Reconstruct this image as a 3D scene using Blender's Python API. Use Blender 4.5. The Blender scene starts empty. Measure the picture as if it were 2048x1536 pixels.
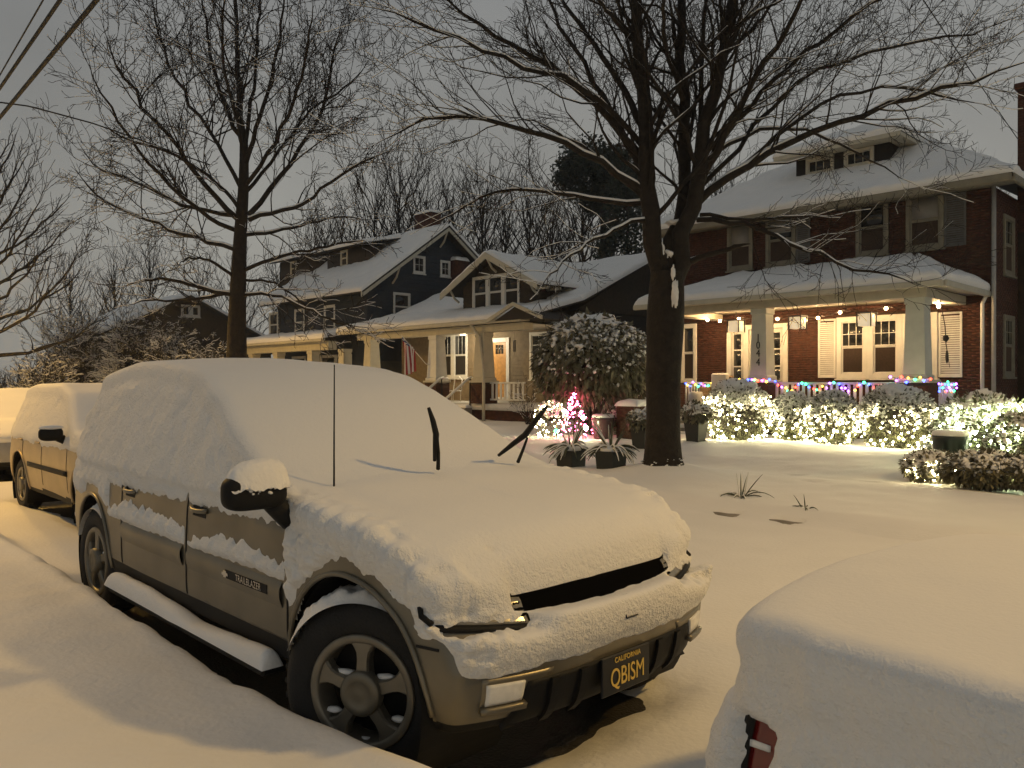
import bpy, math, random
import numpy as np
from mathutils import Vector
from mathutils.bvhtree import BVHTree

# ------------------------------------------------------------------ camera, sky, street lamps, exposure
SC = bpy.context.scene
COL = SC.collection
FPX, HCAM, YAW, HOR = 1600.0, 1.62, math.radians(45.8), 764.0
SY, CY = math.sin(YAW), math.cos(YAW)          # world X = along the street, world Y = towards the houses
cam = bpy.data.cameras.new("camera"); camo = bpy.data.objects.new("camera", cam); COL.objects.link(camo)
cam.sensor_width = 36; cam.lens = FPX / 2048 * 36
cam.clip_start = 0.05; cam.clip_end = 2000
camo.location = (0, 0, HCAM)
camo.rotation_euler = (math.radians(90) - math.atan((768 - HOR) / FPX), 0, YAW)
SC.camera = camo

W = bpy.data.worlds.new("World"); SC.world = W; W.use_nodes = True
nt = W.node_tree; bg = nt.nodes['Background']
sky = nt.nodes.new('ShaderNodeTexSky'); sky.sky_type = 'NISHITA'; sky.sun_disc = False
sky.sun_elevation = math.radians(1.5); sky.sun_rotation = math.radians(120)
hs = nt.nodes.new('ShaderNodeHueSaturation'); hs.inputs['Saturation'].default_value = 0.12; hs.inputs['Value'].default_value = 0.02
nt.links.new(sky.outputs[0], hs.inputs['Color'])
tc = nt.nodes.new('ShaderNodeTexCoord')
nz = nt.nodes.new('ShaderNodeTexNoise'); nz.inputs['Scale'].default_value = 1.6; nz.inputs['Detail'].default_value = 4
nt.links.new(tc.outputs['Generated'], nz.inputs['Vector'])
rp = nt.nodes.new('ShaderNodeValToRGB')
rp.color_ramp.elements[0].position = 0.3; rp.color_ramp.elements[0].color = (0.140, 0.144, 0.147, 1)
rp.color_ramp.elements[1].position = 0.72; rp.color_ramp.elements[1].color = (0.285, 0.290, 0.287, 1)
nt.links.new(nz.outputs['Fac'], rp.inputs[0])
ad = nt.nodes.new('ShaderNodeMixRGB'); ad.blend_type = 'ADD'; ad.inputs[0].default_value = 1.0
sx = nt.nodes.new('ShaderNodeSeparateXYZ'); nt.links.new(tc.outputs['Generated'], sx.inputs[0])
r2 = nt.nodes.new('ShaderNodeValToRGB'); r2.color_ramp.elements[0].position = 0.0; r2.color_ramp.elements[0].color = (1.35, 1.27, 1.10, 1)
r2.color_ramp.elements[1].position = 0.55; r2.color_ramp.elements[1].color = (0.92, 0.94, 0.97, 1)
nt.links.new(sx.outputs['Z'], r2.inputs[0])
ml = nt.nodes.new('ShaderNodeMixRGB'); ml.blend_type = 'MULTIPLY'; ml.inputs[0].default_value = 1.0
nt.links.new(rp.outputs[0], ml.inputs[1]); nt.links.new(r2.outputs[0], ml.inputs[2])
nt.links.new(ml.outputs[0], ad.inputs[1]); nt.links.new(hs.outputs[0], ad.inputs[2])
nt.links.new(ad.outputs[0], bg.inputs['Color']); bg.inputs['Strength'].default_value = 1.0
SC.view_settings.view_transform = 'Standard'; SC.view_settings.look = 'None'
SC.view_settings.exposure = 0.0; SC.view_settings.gamma = 1.0; SC.view_settings.use_curve_mapping = False
SC.render.engine = 'CYCLES'
SC.cycles.use_denoising = True
SC.cycles.max_bounces = 4; SC.cycles.diffuse_bounces = 2; SC.cycles.glossy_bounces = 2; SC.cycles.transmission_bounces = 3
SC.cycles.sample_clamp_indirect = 2.0
SC.cycles.use_light_tree = True
SC.cycles.use_adaptive_sampling = True; SC.cycles.adaptive_threshold = 0.03
SC.cycles.volume_bounces = 0; SC.cycles.volume_max_steps = 64

# street lamps, then an added fill lamp: (position of the lamp head, pole side, colour, power)
LAMPS = [((4.8, 7.6, 8.2), +1, (1.0, 0.62, 0.19), 3150.0, 132, .35, 'tall street lamp with warm light on the far verge'),
         ((-15.6, 0.6, 6.6), -1, (1.0, 0.56, 0.12), 2100.0, 172, .5, 'street lamp with orange light on the near verge'),
         ((-33.0, 5.0, 6.4), -1, (1.0, 0.56, 0.12), 6500.0, 176, .3, 'distant street lamp with orange light past the parked cars'),
         ((11.0, -5.6, 3.3), -1, (0.98, 1.0, 0.62), 330.0, 165, .3, 'added unseen lamp post with pale green light behind the pavement')]  # added unseen lamp, brightens the shaded snow on the car sides

# ------------------------------------------------------------------ pixel helpers (2048 x 1536 photograph)
def ray(px, py):
    r = (px - 1024) / FPX; u = (HOR - py) / FPX
    return np.array([r * CY - SY, r * SY + CY, u])     # per metre of depth
def at_Y(px, py, Y):
    v = ray(px, py); t = Y / v[1]; return float(v[0] * t), Y, float(HCAM + v[2] * t)
def at_X(px, py, X):
    v = ray(px, py); t = X / v[0]; return X, float(v[1] * t), float(HCAM + v[2] * t)
def at_Z(px, py, Z):
    v = ray(px, py); t = (Z - HCAM) / v[2]; return float(v[0] * t), float(v[1] * t), Z
def at_D(px, py, D):
    v = ray(px, py) * D; return np.array([v[0], v[1], HCAM + v[2]])

# ------------------------------------------------------------------ noise
def _h(ix, iy, iz):
    h = (ix * 374761393 + iy * 668265263 + iz * 1274126177) & 0xffffffff
    h = ((h ^ (h >> 13)) * 1103515245) & 0xffffffff
    h = h ^ (h >> 16)
    return (h & 0xffff) / 32767.5 - 1.0
def vnoise(x, y, z):
    x = np.asarray(x, float); y = np.asarray(y, float); z = np.asarray(z, float)
    xi = np.floor(x).astype(np.int64); yi = np.floor(y).astype(np.int64); zi = np.floor(z).astype(np.int64)
    fx = x - xi; fy = y - yi; fz = z - zi
    fx = fx * fx * (3 - 2 * fx); fy = fy * fy * (3 - 2 * fy); fz = fz * fz * (3 - 2 * fz)
    r = 0
    for dx in (0, 1):
        wx = fx if dx else 1 - fx
        for dy in (0, 1):
            wy = fy if dy else 1 - fy
            for dz in (0, 1):
                wz = fz if dz else 1 - fz
                r = r + wx * wy * wz * _h(xi + dx, yi + dy, zi + dz)
    return r
def fbm(x, y, z, sc=1.0, o=3):
    s = 0; a = 1.0; t = 0
    for i in range(o):
        s = s + a * vnoise(np.asarray(x) * sc + 17.3 * i, np.asarray(y) * sc + 5.1 * i, np.asarray(z) * sc + 9.7 * i)
        t += a; a *= 0.5; sc *= 2.03
    return s / t
def sstep(a, b, x):
    t = np.clip((np.asarray(x, float) - a) / (b - a), 0, 1); return t * t * (3 - 2 * t)

# ------------------------------------------------------------------ materials
MATS = {}
def mat(name, col, rough=0.6, metal=0.0, spec=0.4, var=0.0, vscale=4.0, bump=0.0, bscale=40.0, emit=None, estr=0.0, alpha=None, bdist=0.02):
    m = bpy.data.materials.new(name); m.use_nodes = True; t = m.node_tree; p = t.nodes['Principled BSDF']
    p.inputs['Base Color'].default_value = (*col, 1); p.inputs['Roughness'].default_value = rough
    p.inputs['Metallic'].default_value = metal; p.inputs['Specular IOR Level'].default_value = spec
    tcn = t.nodes.new('ShaderNodeTexCoord')
    if var > 0:
        n = t.nodes.new('ShaderNodeTexNoise'); n.inputs['Scale'].default_value = vscale; n.inputs['Detail'].default_value = 5
        t.links.new(tcn.outputs['Object'], n.inputs['Vector'])
        r = t.nodes.new('ShaderNodeValToRGB')
        r.color_ramp.elements[0].position = 0.3; r.color_ramp.elements[1].position = 0.7
        r.color_ramp.elements[0].color = (*[c * (1 - var) for c in col], 1)
        r.color_ramp.elements[1].color = (*[min(1, c * (1 + var)) for c in col], 1)
        t.links.new(n.outputs['Fac'], r.inputs[0]); t.links.new(r.outputs[0], p.inputs['Base Color'])
    if bump > 0:
        n2 = t.nodes.new('ShaderNodeTexNoise'); n2.inputs['Scale'].default_value = bscale; n2.inputs['Detail'].default_value = 4
        t.links.new(tcn.outputs['Object'], n2.inputs['Vector'])
        b = t.nodes.new('ShaderNodeBump'); b.inputs['Strength'].default_value = bump; b.inputs['Distance'].default_value = bdist
        t.links.new(n2.outputs['Fac'], b.inputs['Height']); t.links.new(b.outputs[0], p.inputs['Normal'])
    if emit is not None:
        p.inputs['Emission Color'].default_value = (*emit, 1); p.inputs['Emission Strength'].default_value = estr
    MATS[name] = m; return m

M_snow = mat('snow', (0.80, 0.79, 0.76), 0.65, spec=0.25, var=0.025, vscale=3, bump=0.35, bscale=55, bdist=0.012)
M_snowc = mat('clumpy_snow', (0.80, 0.79, 0.76), 0.65, spec=0.25)
_t = M_snowc.node_tree; _tc = [n for n in _t.nodes if n.type == 'TEX_COORD'][0]; _p = _t.nodes['Principled BSDF']
_g = _t.nodes.new('ShaderNodeNewGeometry'); _s = _t.nodes.new('ShaderNodeSeparateXYZ'); _t.links.new(_g.outputs['Normal'], _s.inputs[0])
_m = _t.nodes.new('ShaderNodeMapRange'); _m.inputs[1].default_value = 0.55; _m.inputs[2].default_value = 0.95; _m.inputs[3].default_value = 0.5; _m.inputs[4].default_value = 0.10
_t.links.new(_s.outputs['Z'], _m.inputs[0])
_v = _t.nodes.new('ShaderNodeTexVoronoi'); _v.inputs['Scale'].default_value = 42; _v.feature = 'F1'
_n = _t.nodes.new('ShaderNodeTexNoise'); _n.inputs['Scale'].default_value = 60; _n.inputs['Detail'].default_value = 5
_w = _t.nodes.new('ShaderNodeMixRGB'); _w.inputs[0].default_value = 0.06; _t.links.new(_tc.outputs['Object'], _w.inputs[1]); _t.links.new(_n.outputs['Color'], _w.inputs[2])
_t.links.new(_w.outputs[0], _v.inputs['Vector']); _t.links.new(_tc.outputs['Object'], _n.inputs['Vector'])
_a = _t.nodes.new('ShaderNodeMath'); _a.operation = 'SUBTRACT'; _t.links.new(_n.outputs['Fac'], _a.inputs[0]); _t.links.new(_v.outputs['Distance'], _a.inputs[1])
_b = _t.nodes.new('ShaderNodeBump'); _b.inputs['Distance'].default_value = 0.022; _t.links.new(_m.outputs[0], _b.inputs['Strength']); _t.links.new(_a.outputs[0], _b.inputs['Height']); _t.links.new(_b.outputs[0], _p.inputs['Normal'])
M_snowg = mat('snow_ground', (0.80, 0.79, 0.76), 0.65, spec=0.25, var=0.03, vscale=1.5, bump=0.3, bscale=30, bdist=0.015)
M_asph = mat('wet_asphalt', (0.03, 0.027, 0.023), 0.55, var=0.4, vscale=6, bump=0.4, bscale=60)
M_paint = mat('pewter_paint', (0.19, 0.17, 0.128), 0.36, metal=0.6, spec=0.5, var=0.22, vscale=3.5, bump=0.03, bscale=300)
M_gold = mat('gold_paint', (0.42, 0.33, 0.2), 0.38, metal=0.4, var=0.10, vscale=5)
M_black = mat('black_plastic', (0.010, 0.010, 0.010), 0.6, spec=0.2, var=0.2, bump=0.1, bscale=120)
M_rub = mat('tyre_rubber', (0.013, 0.013, 0.013), 0.8, var=0.3, bump=0.3, bscale=90)
M_alloy = mat('alloy', (0.21, 0.19, 0.15), 0.45, metal=0.6, var=0.12, vscale=12)
M_alloyd = mat('alloy_cap', (0.17, 0.155, 0.12), 0.45, metal=0.6, var=0.12, vscale=14)
M_lens = mat('lamp_lens', (0.20, 0.19, 0.16), 0.2, metal=0.1, spec=0.8, var=0.25, vscale=25)
M_clens = mat('clear_lens', (0.75, 0.74, 0.70), 0.12, spec=0.8, var=0.1, vscale=30)
M_red = mat('red_lens', (0.13, 0.008, 0.007), 0.2, spec=0.8, var=0.2, vscale=20)
M_seam = mat('panel_gap', (0.01, 0.01, 0.01), 0.8)
M_chrome = mat('chrome', (0.6, 0.58, 0.54), 0.22, metal=1.0)
M_plate = mat('plate_black', (0.008, 0.008, 0.009), 0.4)
M_platey = mat('plate_yellow', (0.75, 0.52, 0.12), 0.5)
M_white = mat('white_trim', (0.68, 0.67, 0.62), 0.55, var=0.06, vscale=6, bump=0.08, bscale=60)
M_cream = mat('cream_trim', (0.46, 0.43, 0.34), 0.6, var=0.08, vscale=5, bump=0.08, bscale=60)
M_dim = mat('dimmed_cream_trim', (0.20, 0.18, 0.13), 0.7, var=0.15, vscale=5, bump=0.1)  # cream trim darkened: gloom of unlit walls and eaves put into the colour
M_dshut = mat('dimmed_grey_shutter', (0.10, 0.10, 0.095), 0.7, var=0.15, vscale=8)  # grey shutter darkened, upper-storey shade put into the colour
M_void = mat('grille_black', (0.004, 0.004, 0.004), 0.9, spec=0.0)
M_glass = mat('window_glass', (0.012, 0.014, 0.016), 0.06, spec=0.6, var=0.3, vscale=2)
M_blind = mat('window_blind', (0.22, 0.21, 0.19), 0.7, var=0.08)
M_brick = mat('brick', (0.060, 0.0185, 0.0095), 0.85, var=0.45, vscale=7, bump=0.4, bscale=70)
M_mortar = mat('mortar', (0.055, 0.034, 0.022), 0.9, var=0.2, vscale=20, bump=0.3)
M_brown = mat('brown_shingle', (0.040, 0.031, 0.022), 0.8, var=0.25, vscale=8, bump=0.3, bscale=50)
M_tan = mat('tan_siding', (0.17, 0.13, 0.08), 0.75, var=0.2, vscale=6, bump=0.25, bscale=40)
M_blue = mat('blue_siding', (0.024, 0.033, 0.046), 0.7, var=0.18, vscale=6, bump=0.25, bscale=40)
M_dark = mat('dark_siding', (0.018, 0.015, 0.012), 0.8, var=0.3, vscale=5, bump=0.3)
M_roof = mat('dark_shingle_roof', (0.03, 0.028, 0.026), 0.85, var=0.3, bump=0.4)
M_door = mat('stained_door', (0.36, 0.19, 0.06), 0.45, var=0.25, vscale=9)
M_metal = mat('dark_metal', (0.02, 0.02, 0.02), 0.5, metal=0.4, var=0.2)
M_bark = mat('bark', (0.016, 0.0115, 0.0075), 0.9, var=0.45, vscale=9, bump=0.9, bscale=22, bdist=0.03)
M_bark2 = mat('bark_far', (0.020, 0.016, 0.013), 0.95, var=0.3, vscale=3)
M_leaf = mat('evergreen_leaf', (0.115, 0.105, 0.060), 0.5, var=0.5, vscale=9)
M_leafb = mat('boxwood_leaf', (0.11, 0.115, 0.06), 0.5, var=0.45, vscale=12)
M_pine = mat('pine_needles', (0.016, 0.024, 0.014), 0.8, var=0.4, vscale=2)
M_ivy = mat('ivy_leaf', (0.012, 0.016, 0.010), 0.7, var=0.4, vscale=4)
M_strap = mat('strap_leaf', (0.07, 0.08, 0.045), 0.6, var=0.3)
M_potb = mat('black_pot', (0.008, 0.012, 0.013), 0.5, var=0.2)
M_potp = mat('plum_glazed_pot', (0.07, 0.03, 0.032), 0.25, spec=0.6, var=0.25)
M_potg = mat('dark_green_pot', (0.012, 0.020, 0.018), 0.35, var=0.2)
M_wick = mat('wicker', (0.28, 0.2, 0.12), 0.8, var=0.3, vscale=30, bump=0.5, bscale=80)
M_sage = mat('sage_white_paint', (0.55, 0.56, 0.48), 0.6, var=0.06, vscale=5)
M_grey = mat('grey_shutter', (0.32, 0.31, 0.29), 0.65, var=0.08, vscale=8)
M_fr = mat('flag_red', (0.36, 0.03, 0.035), 0.8); M_fw = mat('flag_white', (0.72, 0.70, 0.66), 0.8); M_fb = mat('flag_blue', (0.03, 0.045, 0.14), 0.8)
M_wire = mat('cable', (0.008, 0.008, 0.008), 0.7)
M_conc = mat('concrete', (0.24, 0.22, 0.19), 0.85, var=0.2, bump=0.3)
M_dry = mat('dry_grass', (0.14, 0.12, 0.07), 0.8, var=0.3)
M_lantern = mat('lantern_glass', (0.85, 0.80, 0.68), 0.35, emit=(1.0, 0.78, 0.48), estr=0.55)
M_bulb = mat('warm_bulb', (1, 0.9, 0.7), 0.3, emit=(1.0, 0.74, 0.40), estr=22)
M_net = mat('white_fairy_bulb', (1, 1, 0.9), 0.3, emit=(1.0, 0.86, 0.46), estr=105)
M_netc = mat('cool_fairy_bulb', (1, 1, 0.9), 0.3, emit=(0.90, 1.0, 0.55), estr=130)
M_pinkb = mat('pink_fairy_bulb', (1, 0.5, 0.7), 0.3, emit=(1.0, 0.10, 0.26), estr=60)
CB = [mat('bulb_' + n, c, 0.3, emit=c, estr=9) for n, c in (('red', (1, 0.06, 0.03)), ('blue', (0.05, 0.10, 1.0)), ('green', (0.05, 0.9, 0.35)), ('amber', (1.0, 0.55, 0.06)), ('violet', (0.45, 0.12, 1.0)))]
M_lampglow = mat('lamp_glow', (1, 0.8, 0.5), 0.3, emit=(1.0, 0.7, 0.35), estr=20)

# ------------------------------------------------------------------ object helpers
def link(o): COL.objects.link(o); return o
def new_mesh(name, v, f, mats, smooth=False, fm=None):
    """v: (N,3); f: (M,k) array or list of lists"""
    me = bpy.data.meshes.new(name)
    v = np.asarray(v, dtype=np.float32)
    if isinstance(f, np.ndarray) and f.ndim == 2:
        k = f.shape[1]; n = len(f)
        me.vertices.add(len(v)); me.vertices.foreach_set('co', v.ravel())
        me.loops.add(n * k); me.loops.foreach_set('vertex_index', f.astype(np.int32).ravel())
        me.polygons.add(n); me.polygons.foreach_set('loop_start', np.arange(0, n * k, k, dtype=np.int32))
        if smooth: me.polygons.foreach_set('use_smooth', np.ones(n, bool))
        me.update(calc_edges=True); me.validate()
    else:
        me.from_pydata([tuple(map(float, p)) for p in v], [], [tuple(map(int, q)) for q in f]); me.update()
        if smooth: me.polygons.foreach_set('use_smooth', np.ones(len(me.polygons), bool))
    for m in (mats if isinstance(mats, (list, tuple)) else [mats]): me.materials.append(m)
    if fm is not None: me.polygons.foreach_set('material_index', np.asarray(fm, dtype=np.int32))
    return me
BASE = {}
def thing(name, label, cat, loc=(0, 0, 0), group=None):
    o = link(bpy.data.objects.new(name, None)); o.location = loc; o.empty_display_size = 0.2
    o['label'] = label; o['category'] = cat
    if group: o['group'] = group
    BASE[o.name] = np.array(loc, float); return o
def obj(name, vf, m, parent=None, smooth=False, label=None, cat=None, group=None, kind=None, fm=None):
    v, f = vf; v = np.asarray(v, float)
    if parent is not None:
        b = BASE[parent.name]; o = bpy.data.objects.new(name, new_mesh(name, v - b, f, m, smooth, fm)); link(o); o.parent = parent
        BASE[o.name] = b
    else:
        c = np.array([(v[:, 0].min() + v[:, 0].max()) / 2, (v[:, 1].min() + v[:, 1].max()) / 2, v[:, 2].min()])
        o = bpy.data.objects.new(name, new_mesh(name, v - c, f, m, smooth, fm)); link(o); o.location = c; BASE[o.name] = c
    if label: o['label'] = label
    if cat: o['category'] = cat
    if group: o['group'] = group
    if kind: o['kind'] = kind
    return o
def inst(name, me, loc, parent, rot=None, scale=None):
    o = bpy.data.objects.new(name, me); link(o); b = BASE[parent.name]
    o.parent = parent; o.location = tuple(np.asarray(loc, float) - b)
    if rot: o.rotation_euler = rot
    if scale is not None: o.scale = scale if hasattr(scale, '__len__') else (scale,) * 3
    BASE[o.name] = b
    return o
def copy_tree(o, parent=None):
    c = o.copy(); link(c); c.parent = parent
    for ch in list(o.children): copy_tree(ch, c)
    return c

# ------------------------------------------------------------------ shapes: return (verts, faces)
def box(x0, x1, y0, y1, z0, z1, ch=0.0):
    x0, x1 = min(x0, x1), max(x0, x1); y0, y1 = min(y0, y1), max(y0, y1); z0, z1 = min(z0, z1), max(z0, z1)
    if ch <= 0:
        v = [(x, y, z) for x in (x0, x1) for y in (y0, y1) for z in (z0, z1)]
        return np.array(v), np.array([(0, 1, 3, 2), (4, 6, 7, 5), (0, 4, 5, 1), (2, 3, 7, 6), (0, 2, 6, 4), (1, 5, 7, 3)])
    ch = min(ch, (x1 - x0) * .45, (y1 - y0) * .45, (z1 - z0) * .45)
    v = []; idx = {}
    for sx in (0, 1):
        for sy in (0, 1):
            for sz in (0, 1):
                X = (x0, x1)[sx]; Y = (y0, y1)[sy]; Z = (z0, z1)[sz]
                dx = ch * (1 - 2 * sx); dy = ch * (1 - 2 * sy); dz = ch * (1 - 2 * sz)
                for a, p in ((0, (X, Y + dy, Z + dz)), (1, (X + dx, Y, Z + dz)), (2, (X + dx, Y + dy, Z))):
                    idx[sx, sy, sz, a] = len(v); v.append(p)
    q = lambda a, *c: [idx[(*k, a)] for k in c]
    f = [q(0, (0, 0, 0), (0, 0, 1), (0, 1, 1), (0, 1, 0)), q(0, (1, 0, 0), (1, 1, 0), (1, 1, 1), (1, 0, 1)),
         q(1, (0, 0, 0), (1, 0, 0), (1, 0, 1), (0, 0, 1)), q(1, (0, 1, 0), (0, 1, 1), (1, 1, 1), (1, 1, 0)),
         q(2, (0, 0, 0), (0, 1, 0), (1, 1, 0), (1, 0, 0)), q(2, (0, 0, 1), (1, 0, 1), (1, 1, 1), (0, 1, 1))]
    for sy in (0, 1):
        for sz in (0, 1):
            f.append([idx[0, sy, sz, 1], idx[0, sy, sz, 2], idx[1, sy, sz, 2], idx[1, sy, sz, 1]])
    for sx in (0, 1):
        for sz in (0, 1):
            f.append([idx[sx, 0, sz, 0], idx[sx, 0, sz, 2], idx[sx, 1, sz, 2], idx[sx, 1, sz, 0]])
    for sx in (0, 1):
        for sy in (0, 1):
            f.append([idx[sx, sy, 0, 0], idx[sx, sy, 0, 1], idx[sx, sy, 1, 1], idx[sx, sy, 1, 0]])
    for sx in (0, 1):
        for sy in (0, 1):
            for sz in (0, 1): f.append([idx[sx, sy, sz, a] for a in range(3)])
    return np.array(v), f
def join(*parts):
    V = []; F = []; n = 0
    for v, f in parts:
        V.append(np.asarray(v, float)); F += [[i + n for i in q] for q in f]; n += len(v)
    return np.concatenate(V), F
def lathe(prof, n=32, loc=(0, 0, 0), cap=True):
    """prof: (r,z) list; axis z"""
    p = np.array(prof, float); a = np.arange(n) * 2 * np.pi / n
    v = np.stack([p[:, 0:1] * np.cos(a), p[:, 0:1] * np.sin(a), np.repeat(p[:, 1:2], n, 1)], -1).reshape(-1, 3)
    f = []
    for i in range(len(p) - 1):
        for j in range(n):
            k = (j + 1) % n; f.append([i * n + j, i * n + k, (i + 1) * n + k, (i + 1) * n + j])
    if cap:
        f.append(list(range(n))[::-1]); f.append(list(range((len(p) - 1) * n, len(p) * n)))
    return v + np.array(loc), f
def rot_to(v, ax):
    """map lathe z axis to ax"""
    q = Vector((0, 0, 1)).rotation_difference(Vector(ax)).to_matrix()
    return np.asarray(v) @ np.array(q).T
def tube(pts, rad, n=8, cap=True):
    P = np.array(pts, float); R = np.broadcast_to(np.asarray(rad, float), (len(P),))
    V, F = tubes(P[None], R[None], n)
    F = [list(q) for q in F]
    if cap: F.append(list(range(n))[::-1]); F.append(list(range((len(P) - 1) * n, len(P) * n)))
    return V, F
def tubes(P, R, n, seed=0):
    """P (M,k,3), R (M,k): M tubes, vectorised"""
    M, k, _ = P.shape
    T = np.empty_like(P); T[:, 1:-1] = P[:, 2:] - P[:, :-2]; T[:, 0] = P[:, 1] - P[:, 0]; T[:, -1] = P[:, -1] - P[:, -2]
    T /= np.linalg.norm(T, axis=2, keepdims=True) + 1e-9
    ref = np.where(np.abs(T[..., 2:3]) < 0.85, np.array([0, 0, 1.0]), np.array([1.0, 0, 0]))
    ref = np.broadcast_to(ref[:, k // 2:k // 2 + 1], T.shape)
    A = np.cross(T, ref); A /= np.linalg.norm(A, axis=2, keepdims=True) + 1e-9
    B = np.cross(T, A)
    a = np.arange(n) * 2 * np.pi / n
    V = P[:, :, None] + R[:, :, None, None] * (A[:, :, None] * np.cos(a)[None, None, :, None] + B[:, :, None] * np.sin(a)[None, None, :, None])
    base = (np.arange(M) * k * n)[:, None, None] + (np.arange(k - 1) * n)[None, :, None]
    j = np.arange(n)[None, None]; j2 = (np.arange(n) + 1) % n; j2 = j2[None, None]
    F = np.stack([base + j, base + j2, base + n + j2, base + n + j], -1).reshape(-1, 4)
    return V.reshape(-1, 3), F
def grid_faces(nu, nv, off=0):
    i, j = np.meshgrid(np.arange(nu - 1), np.arange(nv - 1), indexing='ij')
    a = off + i * nv + j
    return np.stack([a, a + nv, a + nv + 1, a + 1], -1).reshape(-1, 4)
def snow_slab(c, th=0.14, res=0.12, amp=0.02, over=0.05, seed=0, lip=0.5):
    """rounded blanket of snow on the quad c (4 corners, counter-clockwise from above); skirts down at the edges"""
    c = np.array(c, float)
    e = [np.linalg.norm(c[1] - c[0]), np.linalg.norm(c[3] - c[0]), np.linalg.norm(c[2] - c[3]), np.linalg.norm(c[2] - c[1])]
    Lu = max(e[0], e[2]); Lv = max(e[1], e[3])
    nu = int(min(160, max(6, Lu / res))); nv = int(min(120, max(6, Lv / res)))
    def sp(n, L):
        t = np.linspace(0, 1, n); k = min(0.5, th * 0.8 / max(L, 1e-3))
        ex = np.array([0, k * .08, k * .3, k * .65]); t = np.concatenate([ex, np.linspace(k, 1 - k, n), 1 - ex[::-1]]); return t
    u = sp(nu, Lu); v = sp(nv, Lv); U, V = np.meshgrid(u, v, indexing='ij')
    mid = c.mean(0)
    n = np.cross(c[2] - c[0], c[3] - c[1]); n /= np.linalg.norm(n)
    if n[2] < 0: n = -n
    P = ((1 - U) * (1 - V))[..., None] * c[0] + (U * (1 - V))[..., None] * c[1] + (U * V)[..., None] * c[2] + ((1 - U) * V)[..., None] * c[3]
    du = np.minimum(U, 1 - U) * Lu; dv = np.minimum(V, 1 - V) * Lv; r = th * 0.8
    fu = np.sqrt(np.clip(1 - (1 - np.clip(du / r, 0, 1)) ** 2, 0, 1)); fv = np.sqrt(np.clip(1 - (1 - np.clip(dv / r, 0, 1)) ** 2, 0, 1))
    h = th * fu * fv
    nn = fbm(P[..., 0] + seed, P[..., 1], P[..., 2], 2.2, 3)
    h = h * (1 + nn * 0.25) + amp * nn * fu * fv
    D = P - mid; D -= (D @ n)[..., None] * n; D /= np.linalg.norm(D, axis=-1, keepdims=True) + 1e-6
    edge = 1 - np.minimum(fu, fv)
    Q = P + n * (h - lip * th * 0.15 * edge - 0.004)[..., None]
    bul = np.sin(np.clip(np.minimum(du, dv) / r, 0, 1) * np.pi * 0.6 + 0.4) * over * edge ** 0.5
    Q = Q + D * (bul * (1 + 0.6 * nn))[..., None]
    return Q.reshape(-1, 3), grid_faces(len(u), len(v))
def prism(poly, axis, a0, a1):
    """extrude 2D polygon: axis 'x' -> poly in (y,z); 'y' -> (x,z); 'z' -> (x,y)"""
    P = np.array(poly, float); n = len(P)
    def put(a):
        if axis == 'x': return np.c_[np.full(n, a), P]
        if axis == 'y': return np.c_[P[:, 0], np.full(n, a), P[:, 1]]
        return np.c_[P, np.full(n, a)]
    v = np.concatenate([put(a0), put(a1)])
    f = [list(range(n))[::-1], list(range(n, 2 * n))] + [[i, (i + 1) % n, n + (i + 1) % n, n + i] for i in range(n)]
    return v, f
def text_mesh(s, size, spacing=1.0, extrude=0.002):
    cu = bpy.data.curves.new('txt', 'FONT'); cu.body = s; cu.size = size; cu.extrude = extrude; cu.space_character = spacing
    cu.align_x = 'CENTER'; cu.align_y = 'CENTER'
    o = bpy.data.objects.new('txt', cu); COL.objects.link(o); bpy.context.view_layer.update()
    dg = bpy.context.evaluated_depsgraph_get(); me = bpy.data.meshes.new_from_object(o.evaluated_get(dg))
    v = np.array([p.co[:] for p in me.vertices]); f = [list(p.vertices) for p in me.polygons]
    bpy.data.objects.remove(o); bpy.data.curves.remove(cu); bpy.data.meshes.remove(me)
    return v, f
def ico(r=1.0, sub=1):
    import bmesh
    bm = bmesh.new(); bmesh.ops.create_icosphere(bm, subdivisions=sub, radius=r)
    v = np.array([p.co[:] for p in bm.verts]); f = np.array([[q.index for q in p.verts] for p in bm.faces]); bm.free()
    return v, f
def scatter_mesh(v, f, pts, scale=1.0, R=None):
    """copies of small mesh at pts; R optional (M,3,3)"""
    pts = np.asarray(pts, float); M = len(pts); v = np.asarray(v, float); f = np.asarray(f)
    s = np.broadcast_to(np.asarray(scale, float), (M,))
    vv = np.broadcast_to(v, (M, *v.shape)) * s[:, None, None]
    if R is not None: vv = np.einsum('mij,mkj->mki', R, vv)
    V = (vv + pts[:, None]).reshape(-1, 3)
    F = (f[None] + (np.arange(M) * len(v))[:, None, None]).reshape(-1, f.shape[1])
    return V, F
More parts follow.
